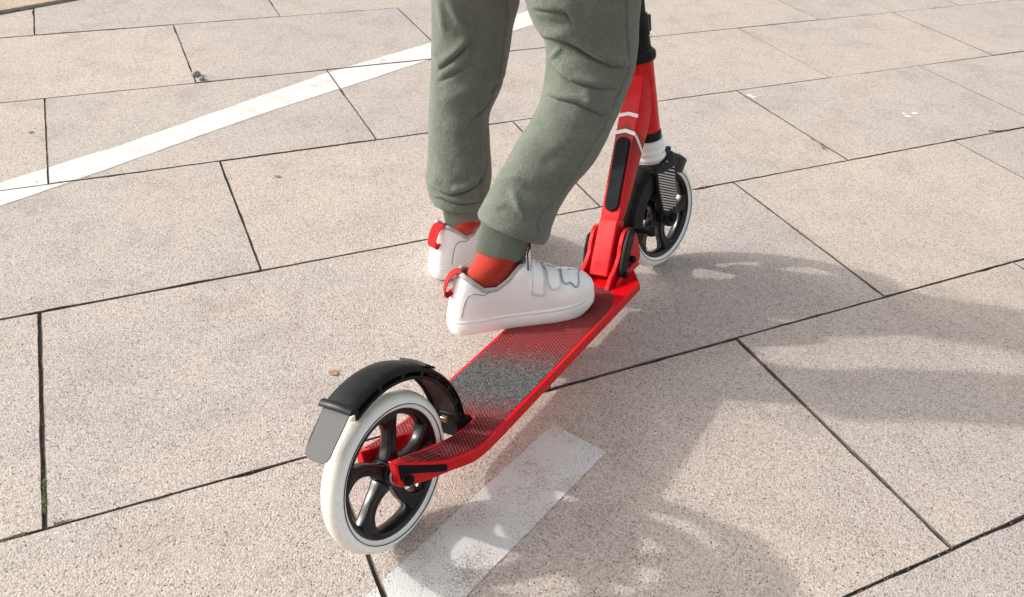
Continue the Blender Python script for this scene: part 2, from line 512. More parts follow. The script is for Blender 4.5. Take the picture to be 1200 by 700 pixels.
def slab_mesh(w, d, seed):
    rnd = random.Random(seed)
    nx, ny, b, hgt = 26, 18, 0.0010, 0.04
    out = []
    for i in range(nx): out.append((-w / 2 + w * i / nx, -d / 2, 0, -1))
    for i in range(ny): out.append((w / 2, -d / 2 + d * i / ny, 1, 0))
    for i in range(nx): out.append((w / 2 - w * i / nx, d / 2, 0, 1))
    for i in range(ny): out.append((-w / 2, d / 2 - d * i / ny, -1, 0))
    n = len(out)
    lo, mid, top = [], [], []
    for x, y, ox, oy in out:
        j = rnd.uniform(-0.0006, 0.0005) + 0.0009 * mnoise.noise(Vector((x * 14 + seed * 3.7, y * 14, seed)))
        if rnd.random() < 0.07: j -= rnd.uniform(0.0006, 0.0022)
        x += ox * j; y += oy * j
        lo.append((x, y, -hgt)); mid.append((x, y, -b * rnd.uniform(0.8, 1.5)))
        k = b * rnd.uniform(0.8, 1.6)
        cx, cy = (0 if ox == 0 else -ox), (0 if oy == 0 else -oy)
        xx = min(max(x + cx * k, -w / 2 + b), w / 2 - b); yy = min(max(y + cy * k, -d / 2 + b), d / 2 - b)
        top.append((xx, yy, 0))
    vs = lo + mid + top; fs = []
    for i in range(n):
        j = (i + 1) % n
        fs.append((i, j, j + n, i + n)); fs.append((i + n, j + n, j + 2 * n, i + 2 * n))
    fs.append(tuple(range(2 * n, 3 * n)))
    me = bpy.data.meshes.new("paver"); me.from_pydata(vs, [], fs)
    me.materials.append(M['paver']); me.materials.append(M['joint'])
    for p in me.polygons:
        if abs(p.normal.z) < 0.97: p.material_index = 1
    return me

pitch_r = 0.4608
rows_all = [ROWS[0] - pitch_r * k for k in (4, 3, 2, 1)] + ROWS + [ROWS[-1] + pitch_r * k for k in (1, 2, 3, 4)]
pav_rects = []
first_a = (rows_all.index(ROWS[0]))
for ri in range(len(rows_all) - 1):
    y0, y1 = rows_all[ri], rows_all[ri + 1]
    typeB = (ri - first_a) % 2 == 0            # row between ROWS[0] and ROWS[1] is B
    known = ROW_COLS.get(ri - first_a, COL_B if typeB else COL_A)
    xs = [known[0] - 0.7035 * k for k in (3, 2, 1)] + known + [known[-1] + 0.7035 * k for k in (1, 2, 3)]
    protos = {}
    for ci in range(len(xs) - 1):
        x0, x1 = xs[ci], xs[ci + 1]
        gx = random.choice((0.0022, 0.0028, 0.0034)); gy = 0.0028
        if x0 < 0.3 and y0 < 1.2: gx += 0.0012
        if y0 > 1.2: gx = 0.0020; gy = 0.0022
        if y0 > 1.6: gx = 0.0016; gy = 0.0020
        key = (ci % 3)
        if key not in protos: protos[key] = slab_mesh(0.7, y1 - y0 - gy, ri * 10 + key)
        o = bpy.data.objects.new("paver", protos[key]); C.objects.link(o)
        c = ga * ((x0 + x1) / 2) + gn * ((y0 + y1) / 2)
        dz = random.uniform(-0.0012, 0.0)
        o.location = (c.x, c.y, TOP + dz)
        o.rotation_euler = (random.uniform(-1, 1) * 0.0012, random.uniform(-1, 1) * 0.0010, GY + random.uniform(-1, 1) * 0.0012)
        o.scale = ((x1 - x0 - gx) / 0.7, 1, 1)
        o.parent = pavement
        pav_rects.append((o, x0 + gx / 2 + 0.0015, x1 - gx / 2 - 0.0015, y0 + gy / 2 + 0.0015, y1 - gy / 2 - 0.0015))

def clip_poly(poly, inside, cut):
    out = []
    for i in range(len(poly)):
        a, b = poly[i - 1], poly[i]
        ia, ib = inside(a), inside(b)
        if ia != ib: out.append(cut(a, b))
        if ib: out.append(b)
    return out

def paint(name, poly, material):
    """painted stripe, broken at the joints because only the slabs carry paint"""
    P = [(p.dot(ga), p.dot(gn)) for p in poly]
    mb = MB()
    for o, x0, x1, y0, y1 in pav_rects:
        q = P
        for ax, lim, sg in ((0, x0, 1), (0, x1, -1), (1, y0, 1), (1, y1, -1)):
            if not q: break
            q = clip_poly(q, lambda p: (p[ax] - lim) * sg >= 0,
                          lambda a, b: tuple(a[k] + (b[k] - a[k]) * ((lim - a[ax]) / (b[ax] - a[ax])) for k in (0, 1)))
        if len(q) < 3: continue
        inv = o.rotation_euler.to_matrix()
        nrm = inv @ Vector((0, 0, 1))
        vs = []
        for px, py in q:
            w = ga * px + gn * py
            z = o.location.z - ((w.x - o.location.x) * nrm.x + (w.y - o.location.y) * nrm.y) / nrm.z
            vs.append((w.x, w.y, z + 0.0007))
        mb.add(vs, [tuple(range(len(vs)))])
    ob = mb.build(name, material, smooth=False)
    return tag(ob, kind='structure')

# far bright stripe
up_edge = [gnd(-60, 232), gnd(143, 170), gnd(382, 86), gnd(505, 50), gnd(640, 6), gnd(700, -16)]
lo_edge = [gnd(708, 4), gnd(640, 24), gnd(509, 68), gnd(296, 137.5), gnd(86, 212.5), gnd(-60, 262)]
def paint_multi(name, polys, material):
    obs = [paint(name, q, material) for q in polys]
    bm = bmesh.new()
    for o in obs: bm.from_mesh(o.data)
    keep = obs[0]
    bmesh.ops.remove_doubles(bm, verts=bm.verts, dist=0.00005)
    bm.to_mesh(keep.data); bm.free()
    for o in obs[1:]: bpy.data.objects.remove(o)
    return keep
# subdivide along the length with slightly ragged edges
def ragged(ue, le, amp, seed, step=0.03):
    rnd = random.Random(seed)
    polys = []
    for i in range(len(ue) - 1):
        L = (ue[i + 1] - ue[i]).length; k = max(1, int(L / step))
        for j in range(k):
            polys.append([ue[i].lerp(ue[i + 1], j / k), ue[i].lerp(ue[i + 1], (j + 1) / k), le[i].lerp(le[i + 1], (j + 1) / k), le[i].lerp(le[i + 1], j / k)])
    for a, b in zip(polys, polys[1:]):
        d = Vector((rnd.uniform(-amp, amp), rnd.uniform(-amp, amp), 0)); a[1] = a[1] + d; b[0] = a[1].copy()
        d = Vector((rnd.uniform(-amp, amp), rnd.uniform(-amp, amp), 0)); a[2] = a[2] + d; b[3] = a[2].copy()
    return polys
paint_multi("painted_line", ragged(up_edge, list(reversed(lo_edge)), 0.0014, 3), M['line'])
# near worn stripe that starts beside the deck
dirn = (Vector((-0.1346, 0.5839, 0)) - Vector((0.0754, 0.880, 0))).normalized()
tl, tr = Vector((0.0754, 0.880, 0)), Vector((0.1518, 0.832, 0))
ue = [tl, tl + dirn * 0.55]; le = [tr, tr + dirn * 0.55]
paint_multi("painted_line", ragged(ue, le, 0.0007, 5, 0.012), M['worn'])

# strip of tan stone beyond the slabs, top left
e0, e2 = gnd(0, 15.5), gnd(86, -0.3)
ed = (e2 - e0).normalized(); en = Vector((-ed.y, ed.x, 0))
A, B = e0 - ed * 1.2, e0 + ed * 0.9
mb = MB()
pts = [A, B, B + en * 0.35, A + en * 0.35]
mb.prism([Vector((p.x, p.y, -0.03)) for p in pts], (0, 0, 0.037))
edge = mb.build("kerb", M['tan'], smooth=False, bevel=0.003)
tag(edge, kind='structure')
mb = MB()
q = [A - en * 0.012, B - en * 0.012, B - en * 0.001, A - en * 0.001]
mb.prism([Vector((p.x, p.y, -0.002)) for p in q], (0, 0, 0.0045))
kerb_dark = mb.build("kerb_joint_shadow", M['joint'], smooth=False)  # dark strip for the gap, with the kerb step's shadow painted in
kerb_dark.parent = edge

# ================================================================== SCOOTER
scooter = empty("kick_scooter", ORI + Vector((0, 0, 0.0022)), (-LEAN, 0, YAW))
tag(scooter, "red kick scooter with big white wheels, tilted on the paving slabs", "scooter")

# steering axis (scooter frame)
AX = Vector((-0.072, 0, 1)).normalized()
AX0 = Vector((0.773, 0, 0.104))
def axp(z): return AX0 + AX * ((z - 0.104) / AX.z)
STEER = Matrix.Translation(AX0) @ Matrix.Rotation(-0.1986, 4, AX) @ Matrix.Translation(-AX0)
def steer(p): return STEER @ Vector(p)
AXLE_F = Vector((WB, 0, 0.1))

# ---- deck with the two rear arms
#        x      yin    yout   zin    zout   zbot_in zbot_out
ST = [(-0.0125, 0.0205, 0.0326, 0.1325, 0.1318, 0.0955, 0.0955),
      (-0.004, 0.0205, 0.0338, 0.1285, 0.1268, 0.0905, 0.0905),
      (0.012, 0.0215, 0.0410, 0.1215, 0.1168, 0.0862, 0.0862),
      (0.030, 0.0230, 0.0490, 0.1148, 0.1060, 0.0830, 0.0830),
      (0.050, 0.0245, 0.0570, 0.1075, 0.0965, 0.0800, 0.0800),
      (0.068, 0.0245, 0.0620, 0.1005, 0.0905, 0.0755, 0.0745),
      (0.085, 0.0235, 0.0650, 0.0935, 0.0855, 0.0705, 0.0690),
      (0.102, 0.0220, 0.0665, 0.0870, 0.0820, 0.0672, 0.0665),
      (0.120, 0.0205, 0.0672, 0.0825, 0.0803, 0.0658, 0.0655),
      (0.150, 0.0190, 0.0675, 0.0800, 0.0800, 0.0650, 0.0650),
      (0.250, 0.0190, 0.0675, 0.0800, 0.0800, 0.0650, 0.0650),
      (0.380, 0.0190, 0.0675, 0.0800, 0.0800, 0.0650, 0.0650),
      (0.500, 0.0190, 0.0680, 0.0800, 0.0800, 0.0650, 0.0650),
      (0.558, 0.0190, 0.0690, 0.0800, 0.0800, 0.0660, 0.0660),
      (0.606, 0.0190, 0.0330, 0.0800, 0.0800, 0.0680, 0.0680)]
vs, fs = [], []
for x, yi, yo, zi, zo, bi, bo in ST:
    vs += [(x, -yo, zo), (x, -yi, zi), (x, yi, zi), (x, yo, zo), (x, -yo, bo), (x, -yi, bi), (x, yi, bi), (x, yo, bo)]
ICUT = 9
n = len(ST)
for i in range(n - 1):
    a, b = 8 * i, 8 * i + 8
    fs += [(a, a + 1, b + 1, b), (a + 2, a + 3, b + 3, b + 2), (a + 4, b + 4, b + 5, a + 5), (a + 6, b + 6, b + 7, a + 7),
           (a, b, b + 4, a + 4), (a + 3, a + 7, b + 7, b + 3)]
    if i >= ICUT:
        fs += [(a + 1, a + 2, b + 2, b + 1), (a + 5, b + 5, b + 6, a + 6)]
    else:
        fs += [(a + 1, a + 5, b + 5, b + 1), (a + 2, b + 2, b + 6, a + 6)]
a = 8 * ICUT
fs.append((a + 1, a + 5, a + 6, a + 2))
fs += [(0, 4, 5, 1), (2, 6, 7, 3)]
a = 8 * (n - 1)
fs += [(a, a + 1, a + 5, a + 4), (a + 1, a + 2, a + 6, a + 5), (a + 2, a + 3, a + 7, a + 6)]
deck = mesh_obj("deck", vs, fs, M['red'], scooter, bevel=0.0019, seg=3, angle=28)

# ---- grip print sheet on top of the deck
def grip_sheet():
    mb = MB()
    xs = [0.004, 0.012, 0.022, 0.032, 0.042, 0.052, 0.062, 0.074, 0.086, 0.098, 0.110, 0.122, 0.136]
    tb = [(s[0], s[1], s[2], s[3], s[4]) for s in ST]
    for sg in (-1, 1):
        v, f = [], []
        for k, x in enumerate(xs):
            yi, yo, zi, zo = interp(tb, x)
            ya = yi + 0.0035; yb = max(ya + 0.0012, yo - 0.0050)
            for j in range(5):
                y = ya + (yb - ya) * j / 4
                t = (y - yi) / (yo - yi)
                v.append((x, sg * y, zi + (zo - zi) * t + 0.0006))
        for k in range(len(xs) - 1):
            for j in range(4):
                f.append((k * 5 + j, k * 5 + j + 1, k * 5 + j + 6, k * 5 + j + 5))
        mb.add(v, f)
    z = 0.0806
    yo = 0.0615
    P = [(0.136, -yo), (0.30, -yo), (0.455, -yo), (0.480, -0.0585), (0.505, -0.0480), (0.522, -0.0300), (0.528, 0.0), (0.522, 0.0300), (0.505, 0.0480), (0.480, 0.0585), (0.455, yo), (0.30, yo), (0.136, yo),
         (0.136, 0.0232), (0.1505, 0.0232), (0.1535, 0.019), (0.1535, -0.019), (0.1505, -0.0232), (0.136, -0.0232)]
    # triangulate by strips: left and right bands plus the middle
    bm = bmesh.new()
    vv = [bm.verts.new((x, y, z)) for x, y in P]
    fc = bm.faces.new(vv)
    bmesh.ops.triangulate(bm, faces=[fc])
    me = bpy.data.meshes.new("grip_pad"); bm.to_mesh(me); bm.free()
    mb.add([v.co for v in me.vertices], [tuple(p.vertices) for p in me.polygons])
    return mb
gp = grip_sheet().build("grip_pad", M['grip'], deck, smooth=False)
md = gp.modifiers.new("solid", 'SOLIDIFY'); md.thickness = 0.0005; md.offset = -1

# ---- black insets and axle bolts on the arms
def face_y(x): return interp([(s[0], s[2]) for s in ST], x)[0]
for sg in (-1, 1):
    mb = MB()
    o = [(-0.0085, 0.1272), (0.012, 0.1140), (0.030, 0.1030), (0.0465, 0.0938), (0.0470, 0.0905), (0.0445, 0.0845), (0.030, 0.0925), (0.012, 0.1030), (0.006, 0.1060), (0.001, 0.1075), (-0.004, 0.1068), (-0.0092, 0.1035), (-0.0100, 0.1060)]
    vsx = [Vector((x, sg * (face_y(x) - 0.0015), zz)) for x, zz in o]
    mb.prism(vsx, (0.0012 * -1, sg * 0.0032, 0))
    mb.build("arm_inset", M['matte'], deck, bevel=0.0008)
    mb = MB()
    y0 = face_y(-0.0008)
    mb.lathe([(0.0001, 0.0062), (0.0030, 0.0062), (0.0034, 0.0050), (0.0060, 0.0052), (0.0068, 0.0040), (0.0072, -0.006), (0.0001, -0.006)], (-0.0008, sg * (y0 - 0.001), 0.0988), (0, sg, 0), 24)
    mb.build("axle_bolt", M['matte'], deck)

# ---- wheels
def make_wheel(name, centre, fn, ang0):
    """rim mesh is the part; tyre, spokes and hub are its sub-parts"""
    def place(mb):
        return mb.xf(lambda p: fn(Vector(centre) + p))
    RR, HW = 0.1000, 0.0122
    # rim ring
    mb = MB()
    prof = [(0.0815, -0.0118), (0.0790, -0.0128), (0.0762, -0.0118), (0.0730, -0.0075), (0.0712, 0.0), (0.0730, 0.0075), (0.0762, 0.0118), (0.0790, 0.0128), (0.0815, 0.0118), (0.0830, 0.0)]
    mb.lathe(prof, (0, 0, 0), (0, 1, 0), 96, closed=True)
    rim = place(mb).build(name, M['gloss'], scooter)
    # tyre
    prof = []
    N = 22
    half = []
    tyre_prof = [(0.0800, -0.0105), (0.0822, -0.0128), (0.0838, -0.0131), (0.0848, -0.0127), (0.0856, -0.0131), (0.0862, -0.01315), (0.0885, -0.0128), (0.0915, -0.0119), (0.0945, -0.0103), (0.0968, -0.0082), (0.0985, -0.0056), (0.0996, -0.0028), (0.1, 0.0)]
    tyre_prof = [(r + 0.0012 * smooth01((r - 0.086) / 0.012), h * (1 + 0.20 * smooth01((r - 0.083) / 0.006))) for r, h in tyre_prof]
    prof = tyre_prof + [(r, -h) for r, h in reversed(tyre_prof[:-1])]
    mb = MB(); NS = 128
    rings = []
    for r, hh in prof:
        rings.append([Vector((r * math.cos(2 * math.pi * k / NS), hh, r * math.sin(2 * math.pi * k / NS))) for k in range(NS)])
    rings.append(rings[0])
    mb.loft(rings, False)
    nv = len(mb.v)
    tread, line = [], []
    for r, hh in prof + prof[:1]:
        tread += [smooth01((r - 0.090) / 0.009)] * NS
        line += [0.0] * NS
    place(mb)
    ty = mb.build("tyre", M['tyre'], rim)
    me = ty.data
    at = me.attributes.new("tread", 'FLOAT', 'POINT'); at.data.foreach_set("value", tread)
    at = me.attributes.new("line", 'FLOAT', 'POINT'); at.data.foreach_set("value", line)
    # thin printed line, broken where the moulding changes
    mb = MB()
    for sg in (-1, 1):
        for a0, a1, rr in ((0.0, 6.283, 0.0868),):
            k0 = 110
            v, f = [], []
            for k in range(k0 + 1):
                a = a0 + (a1 - a0) * k / k0
                for q in (-0.00035, 0.00035):
                    v.append((math.cos(a) * (rr + q), sg * (0.0153 + 0.0), math.sin(a) * (rr + q)))
            for k in range(k0):
                f.append((2 * k, 2 * k + 1, 2 * k + 3, 2 * k + 2))
            mb.add(v, f)
    tl_ = place(mb).build("tyre_line", M['matte'], rim, smooth=False)
    md = tl_.modifiers.new("solid", 'SOLIDIFY'); md.thickness = 0.0012; md.offset = 0
    # spokes: curved, narrow at the waist, flared at hub and rim, scooped
    for i in range(5):
        a = R(ang0 + 72 * i)
        mb = MB()
        NR = 12
        left, right = [], []
        for k in range(NR + 1):
            t = k / NR
            r = 0.0125 + (0.0775 - 0.0125) * t
            sweep = -0.34 * t + 0.55 * t * t
            hwid = 0.0112 - 0.0040 * smooth01(t / 0.35) + 0.0012 * t + 0.015 * max(0, (t - 0.62) / 0.38) ** 2.0
            c = Vector((math.cos(a + sweep), 0, math.sin(a + sweep)))
            d = Vector((-math.sin(a + sweep), 0, math.cos(a + sweep)))
            left.append(c * r + d * hwid); right.append(c * r - d * hwid)
        # cross sections: 8 points, dished faces
        rings = []
        for k in range(NR + 1):
            t = k / NR
            th = 0.0112 - 0.0035 * math.sin(math.pi * min(1, t * 1.05)) 
            L_, R_2 = left[k], right[k]
            m_ = (L_ + R_2) / 2
            dish = th - 0.0022 * math.sin(math.pi * t)
            y = Vector((0, 1, 0))
            rings.append([L_ + y * (th - 0.002), L_.lerp(m_, 0.22) + y * th, m_ + y * dish, R_2.lerp(m_, 0.22) + y * th, R_2 + y * (th - 0.002),
                          R_2 - y * (th - 0.002), R_2.lerp(m_, 0.22) - y * th, m_ - y * dish, L_.lerp(m_, 0.22) - y * th, L_ - y * (th - 0.002)])
        mb.loft(rings)
        place(mb).build("spoke", M['gloss'], rim, subsurf=1)
    mb = MB()
    mb.lathe([(0.0005, 0.0165), (0.0085, 0.0165), (0.0092, 0.0155), (0.0135, 0.0150), (0.0165, 0.0138), (0.0178, 0.0110), (0.0178, -0.0110), (0.0165, -0.0138), (0.0135, -0.0150), (0.0092, -0.0155), (0.0085, -0.0165), (0.0005, -0.0165)], (0, 0, 0), (0, 1, 0), 32)
    place(mb).build("hub", M['gloss'], rim)
    mb = MB()
    mb.lathe([(0.0005, 0.0200), (0.0070, 0.0200), (0.0074, 0.0178), (0.0118, 0.0178), (0.0124, 0.0170), (0.0124, -0.0170), (0.0118, -0.0178), (0.0074, -0.0178), (0.0070, -0.0200), (0.0005, -0.0200)], (0, 0, 0), (0, 1, 0), 28)
    place(mb).build("bearing", M['steel'], rim)
    return rim
ident = lambda p: Vector(p)
make_wheel("rear_wheel", (0, 0, 0.1), ident, 69)
make_wheel("front_wheel", AXLE_F, steer, 60)

# ---- rear mudguard: arc, lipped, ribbed side windows
def arc_pt(c, r, a, y): return Vector((c[0] + r * math.cos(a), y, c[2] + r * math.sin(a)))
def mudguard(c, r0, a0, a1, half0, fn, name, thick=0.0035, skirt0=0.014, nseg=36, crown0=0.004, round_end=0):
    mb = MB(); rings = []
    for k in range(nseg + 1):
        a = a0 + (a1 - a0) * k / nseg
        sec = []
        q = 1.0
        if round_end: q = math.sqrt(max(0.02, 1 - max(0, 1 - k / round_end) ** 2))
        half, skirt, crown = half0 * q, skirt0 * q, crown0 * q
        prof = [(-half, -skirt), (-half - 0.0004, -0.003), (-half * 0.9, 0.0), (-half * 0.5, crown * 0.7), (0, crown), (half * 0.5, crown * 0.7), (half * 0.9, 0.0), (half + 0.0004, -0.003), (half, -skirt)]
        inn = [(y * (1 - thick / half), rr - (thick if i not in (0, 8) else 0)) for i, (y, rr) in enumerate(prof)]
        for y, rr in prof: sec.append(fn(arc_pt(c, r0 + rr, a, y)))
        for y, rr in reversed(inn): sec.append(fn(arc_pt(c, r0 + rr, a, y)))
        rings.append(sec)
    mb.loft(rings)
    return mb
RC = (0, 0, 0.1)
rm = mudguard(RC, 0.1325, R(109), R(-2), 0.0235, ident, "rear_mudguard", 0.0028, 0.0035, 40, 0.003)
guard = rm.build("rear_mudguard", M['black'], scooter)
# side frames with openings: an inner rail, struts between
mb = MB()
for sg in (-1, 1):
    y = sg * 0.0212
    NK = 44
    rings = []
    for k in range(NK + 1):
        a = R(109) + (R(0) - R(109)) * k / NK
        ro = 0.1190 + 0.0015 * math.sin(math.pi * k / NK)
        w = 0.0019
        rings.append([arc_pt(RC, ro - 0.002, a, y - w), arc_pt(RC, ro + 0.002, a, y - w), arc_pt(RC, ro + 0.002, a, y + w), arc_pt(RC, ro - 0.002, a, y + w)])
    mb.loft(rings)
mb.build("guard_rail", M['black'], guard, bevel=0.0006)
for sg in (-1, 1):
    for a in (107, 88, 70, 54, 39, 25, 12, 1):
        mb = MB(); y = sg * 0.0206
        aa = R(a)
        def sp(r, d): return arc_pt(RC, r, aa + R(d), y - 0.0012)
        o = [sp(0.1180, -2.6), sp(0.1205, -1.5), sp(0.1250, -1.1), sp(0.1300, -2.2), sp(0.1310, -3.0), sp(0.1310, 3.0), sp(0.1300, 2.2), sp(0.1250, 1.1), sp(0.1205, 1.5), sp(0.1180, 2.6)]
        mb.prism(o, (0, 0.0024, 0))
        mb.build("guard_strut", M['black'], guard)
# inner liner
mb = MB(); rings = []
for k in range(40):
    a = R(106) + (R(-2) - R(106)) * k / 39
    rings.append([arc_pt(RC, 0.1210, a, -0.0195), arc_pt(RC, 0.1225, a, 0), arc_pt(RC, 0.1210, a, 0.0195), arc_pt(RC, 0.1222, a, 0.0195), arc_pt(RC, 0.1237, a, 0), arc_pt(RC, 0.1222, a, -0.0195)])
mb.loft(rings)
mb.build("guard_liner", M['mud'], guard)
# raised ridge plate half way and end lip
mb = MB()
a = R(109)
rings = []
for k in range(9):
    t = k / 8; y = -0.0245 + 0.049 * t
    c0 = arc_pt(RC, 0.1340 + 0.003 * math.sin(math.pi * t) * 0.9, a, y)
    u = Vector((math.cos(a), 0, math.sin(a))); w = Vector((-math.sin(a), 0, math.cos(a)))
    rings.append([c0 + u * 0.0030 * math.cos(q) + w * 0.0052 * math.sin(q) for q in [2 * math.pi * j / 10 for j in range(10)]])
mb.loft(rings)
mb.build("guard_lip", M['black'], guard)
mb = MB(); rings = []
for k in range(5):
    a = R(52 - 2.2 * k)
    rr = 0.1361
    rings.append([arc_pt(RC, rr - 0.002, a, -0.0205), arc_pt(RC, rr + 0.0005, a, -0.0205), arc_pt(RC, rr + 0.0025, a, 0), arc_pt(RC, rr + 0.0005, a, 0.0205), arc_pt(RC, rr - 0.002, a, 0.0205)])
mb.loft(rings)
mb.build("guard_step", M['black'], guard)
# mudguard foot on the deck and its screws
mb = MB(); mb.prism([(0.117, -0.0175, 0.068), (0.150, -0.0175, 0.068), (0.150, -0.0175, 0.083), (0.137, -0.0175, 0.094), (0.121, -0.0175, 0.104)], (0, 0.035, 0))
mb.build("guard_foot", M['black'], guard, bevel=0.002)
mb = MB(); mb.box((0.1115, -0.004, 0.1005), 0.006, 0.010, 0.008)
mb.build("guard_clip", mat("brass clip", (0.45, 0.36, 0.22), 0.35, metal=0.9), guard, bevel=0.0012)
# flap hanging off the end
mb = MB()
p0 = Vector((-0.0425, 0, 0.2235)); p1 = Vector((-0.0895, 0, 0.1840))
ax = (p1 - p0); L = ax.length; ax.normalize(); nrm = Vector((ax.z, 0, -ax.x))
if nrm.z < 0: nrm = -nrm
out = []
hw0, hw1 = 0.0205, 0.0190
for t, w in ((0, hw0), (0.6, 0.0198), (0.86, hw1), (0.94, hw1 - 0.0025), (0.985, hw1 - 0.007), (1.0, hw1 - 0.012)):
    out.append((t, -w))
out = out + [(t, -w) for t, w in reversed(out)]
def flap_pt(t, w):
    return p0 + ax * (L * t) + Vector((0, w, 0)) + nrm * (0.0035 * math.sin(t * 2.2))
mb.prism([flap_pt(t, w) for t, w in out], nrm * 0.0016)
mb.build("mud_flap", M['flap'], guard, bevel=0.0005)

# ---- folding hinge
def plate(y0, y1):
    o = [(0.516, 0.0785), (0.634, 0.0785), (0.640, 0.088), (0.636, 0.118), (0.630, 0.136), (0.612, 0.1515), (0.598, 0.1545), (0.588, 0.1490), (0.5745, 0.1330), (0.568, 0.1190), (0.552, 0.1050), (0.534, 0.0960), (0.522, 0.0860)]
    mb = MB(); mb.prism([Vector((x, y0, z)) for x, z in o], (0, y1 - y0, 0)); return mb
for y0, y1 in ((-0.0320, -0.0240), (0.0240, 0.0320)):
    plate(y0, y1).build("hinge_plate", M['red_d'], scooter, bevel=0.0014, seg=3)
    # flared foot
    mb = MB(); sg = 1 if y0 > 0 else -1
    mb.prism([Vector((x, sg * 0.0330, z)) for x, z in ((0.530, 0.0790), (0.622, 0.0790), (0.612, 0.092), (0.552, 0.092))], (0, sg * 0.0075, 0))
    mb.build("hinge_foot", M['red_d'], scooter, bevel=0.003, seg=3)
# black release lever outside the right plate, cover strip outside the left
def lever(y, sg):
    o = [(0.5495, 0.0905), (0.5520, 0.0990), (0.5670, 0.1235), (0.5790, 0.1400), (0.5960, 0.1560), (0.6040, 0.1560), (0.6110, 0.1470), (0.6020, 0.1300), (0.5840, 0.1100), (0.5720, 0.0910), (0.5640, 0.0835), (0.5560, 0.0840)]
    mb = MB(); mb.prism([Vector((x, y, z)) for x, z in o], (0, sg * 0.0070, 0)); return mb
lv = lever(-0.0338, -1).build("release_lever", M['black'], scooter, bevel=0.0018, seg=3)
mb = MB(); mb.prism([Vector((x, 0.0328, z)) for x, z in ((0.560, 0.0990), (0.5690, 0.1230), (0.582, 0.1420), (0.594, 0.1440), (0.592, 0.125), (0.578, 0.103))], (0, 0.0055, 0))
mb.build("hinge_cap", M['black'], scooter, bevel=0.002, seg=3)
mb = MB(); mb.lathe([(0.0002, 0.003), (0.0042, 0.003), (0.0050, 0.002), (0.0050, -0.004), (0.0002, -0.004)], (0.5600, -0.0425, 0.0900), (0, -1, 0), 18)
mb.build("lever_screw", M['matte'], lv)
mb = MB(); mb.lathe([(0.0002, 0.006), (0.0040, 0.006), (0.0060, 0.004), (0.0060, -0.010), (0.0002, -0.010)], (0.592, -0.0400, 0.1030), (0, -1, 0), 18)
mb.build("lever_screw", M['matte'], lv)
# locking knob on its pin
mb = MB(); mb.lathe([(0.0002, 0.020), (0.0065, 0.020), (0.0092, 0.0175), (0.0100, 0.012), (0.0092, 0.007), (0.0058, 0.0035), (0.0050, -0.022), (0.0002, -0.022)], (0.6370, -0.0440, 0.1360), (0.15, -1, 0), 24)
mb.build("locking_knob", M['black'], scooter)

# ---- stem (down tube)
t_ax = Vector((0.547, 0, 0.837)).normalized(); n_ax = Vector((t_ax.z, 0, -t_ax.x))   # n_ax points forward-down
P0 = Vector((0.5460, 0, 0.0880))
def stem_sec(s, d, wr=0.0178, wf=0.0205, o=0.0):
    b = P0 + t_ax * s
    pts = [(-wr, 0.0), (wr, 0.0), (wf, 0.012), (wf, d - 0.006), (wf - 0.006, d), (-wf + 0.006, d), (-wf, d - 0.006), (-wf, 0.012)]
    return [b + Vector((0, y, 0)) + n_ax * (q + o) for y, q in pts]
mb = MB()
mb.loft([stem_sec(0.000, 0.018, 0.0160, 0.0165), stem_sec(0.092, 0.0200, 0.0160, 0.0168), stem_sec(0.104, 0.0208, 0.0176, 0.0195), stem_sec(0.130, 0.0240), stem_sec(0.153, 0.0290), stem_sec(0.185, 0.0350), stem_sec(0.227, 0.0425), stem_sec(0.267, 0.0490), stem_sec(0.292, 0.0470), stem_sec(0.322, 0.034, 0.0172, 0.0190), stem_sec(0.350, 0.020, 0.0160, 0.0170)])
stem = mb.build("stem", M['stem'], scooter, bevel=0.0035, seg=3, angle=20)
# folded cover on the stem foot
mb = MB()
secs = []
for s, h, w in ((0.000, -0.0045, 0.0170), (0.010, -0.0052, 0.0172), (0.088, -0.0040, 0.0172), (0.0985, -0.0006, 0.0172)):
    b = P0 + t_ax * s
    secs.append([b + Vector((0, y, 0)) + n_ax * q for y, q in ((-w, h), (w, h), (w + 0.0004, 0.010), (w + 0.0004, 0.022), (-w - 0.0004, 0.022), (-w - 0.0004, 0.010))])
mb.loft(secs)
mb.build("stem_cover", M['red_d'], stem, bevel=0.0022, seg=3)
# rubber pad on the rear face
mb = MB()
c0, c1, hw = 0.1225, 0.2235, 0.0126
outl = []
for k in range(13):
    a = math.pi * k / 12
    outl.append((c1 + hw * math.sin(a), hw * math.cos(a)))
for k in range(13):
    a = math.pi + math.pi * k / 12
    outl.append((c0 + hw * math.sin(a), hw * math.cos(a)))
mb.prism([P0 + t_ax * s + Vector((0, y, 0)) - n_ax * 0.0002 for s, y in outl], -n_ax * 0.0038)
mb.build("stem_pad", M['matte'], stem, bevel=0.0014, seg=3)
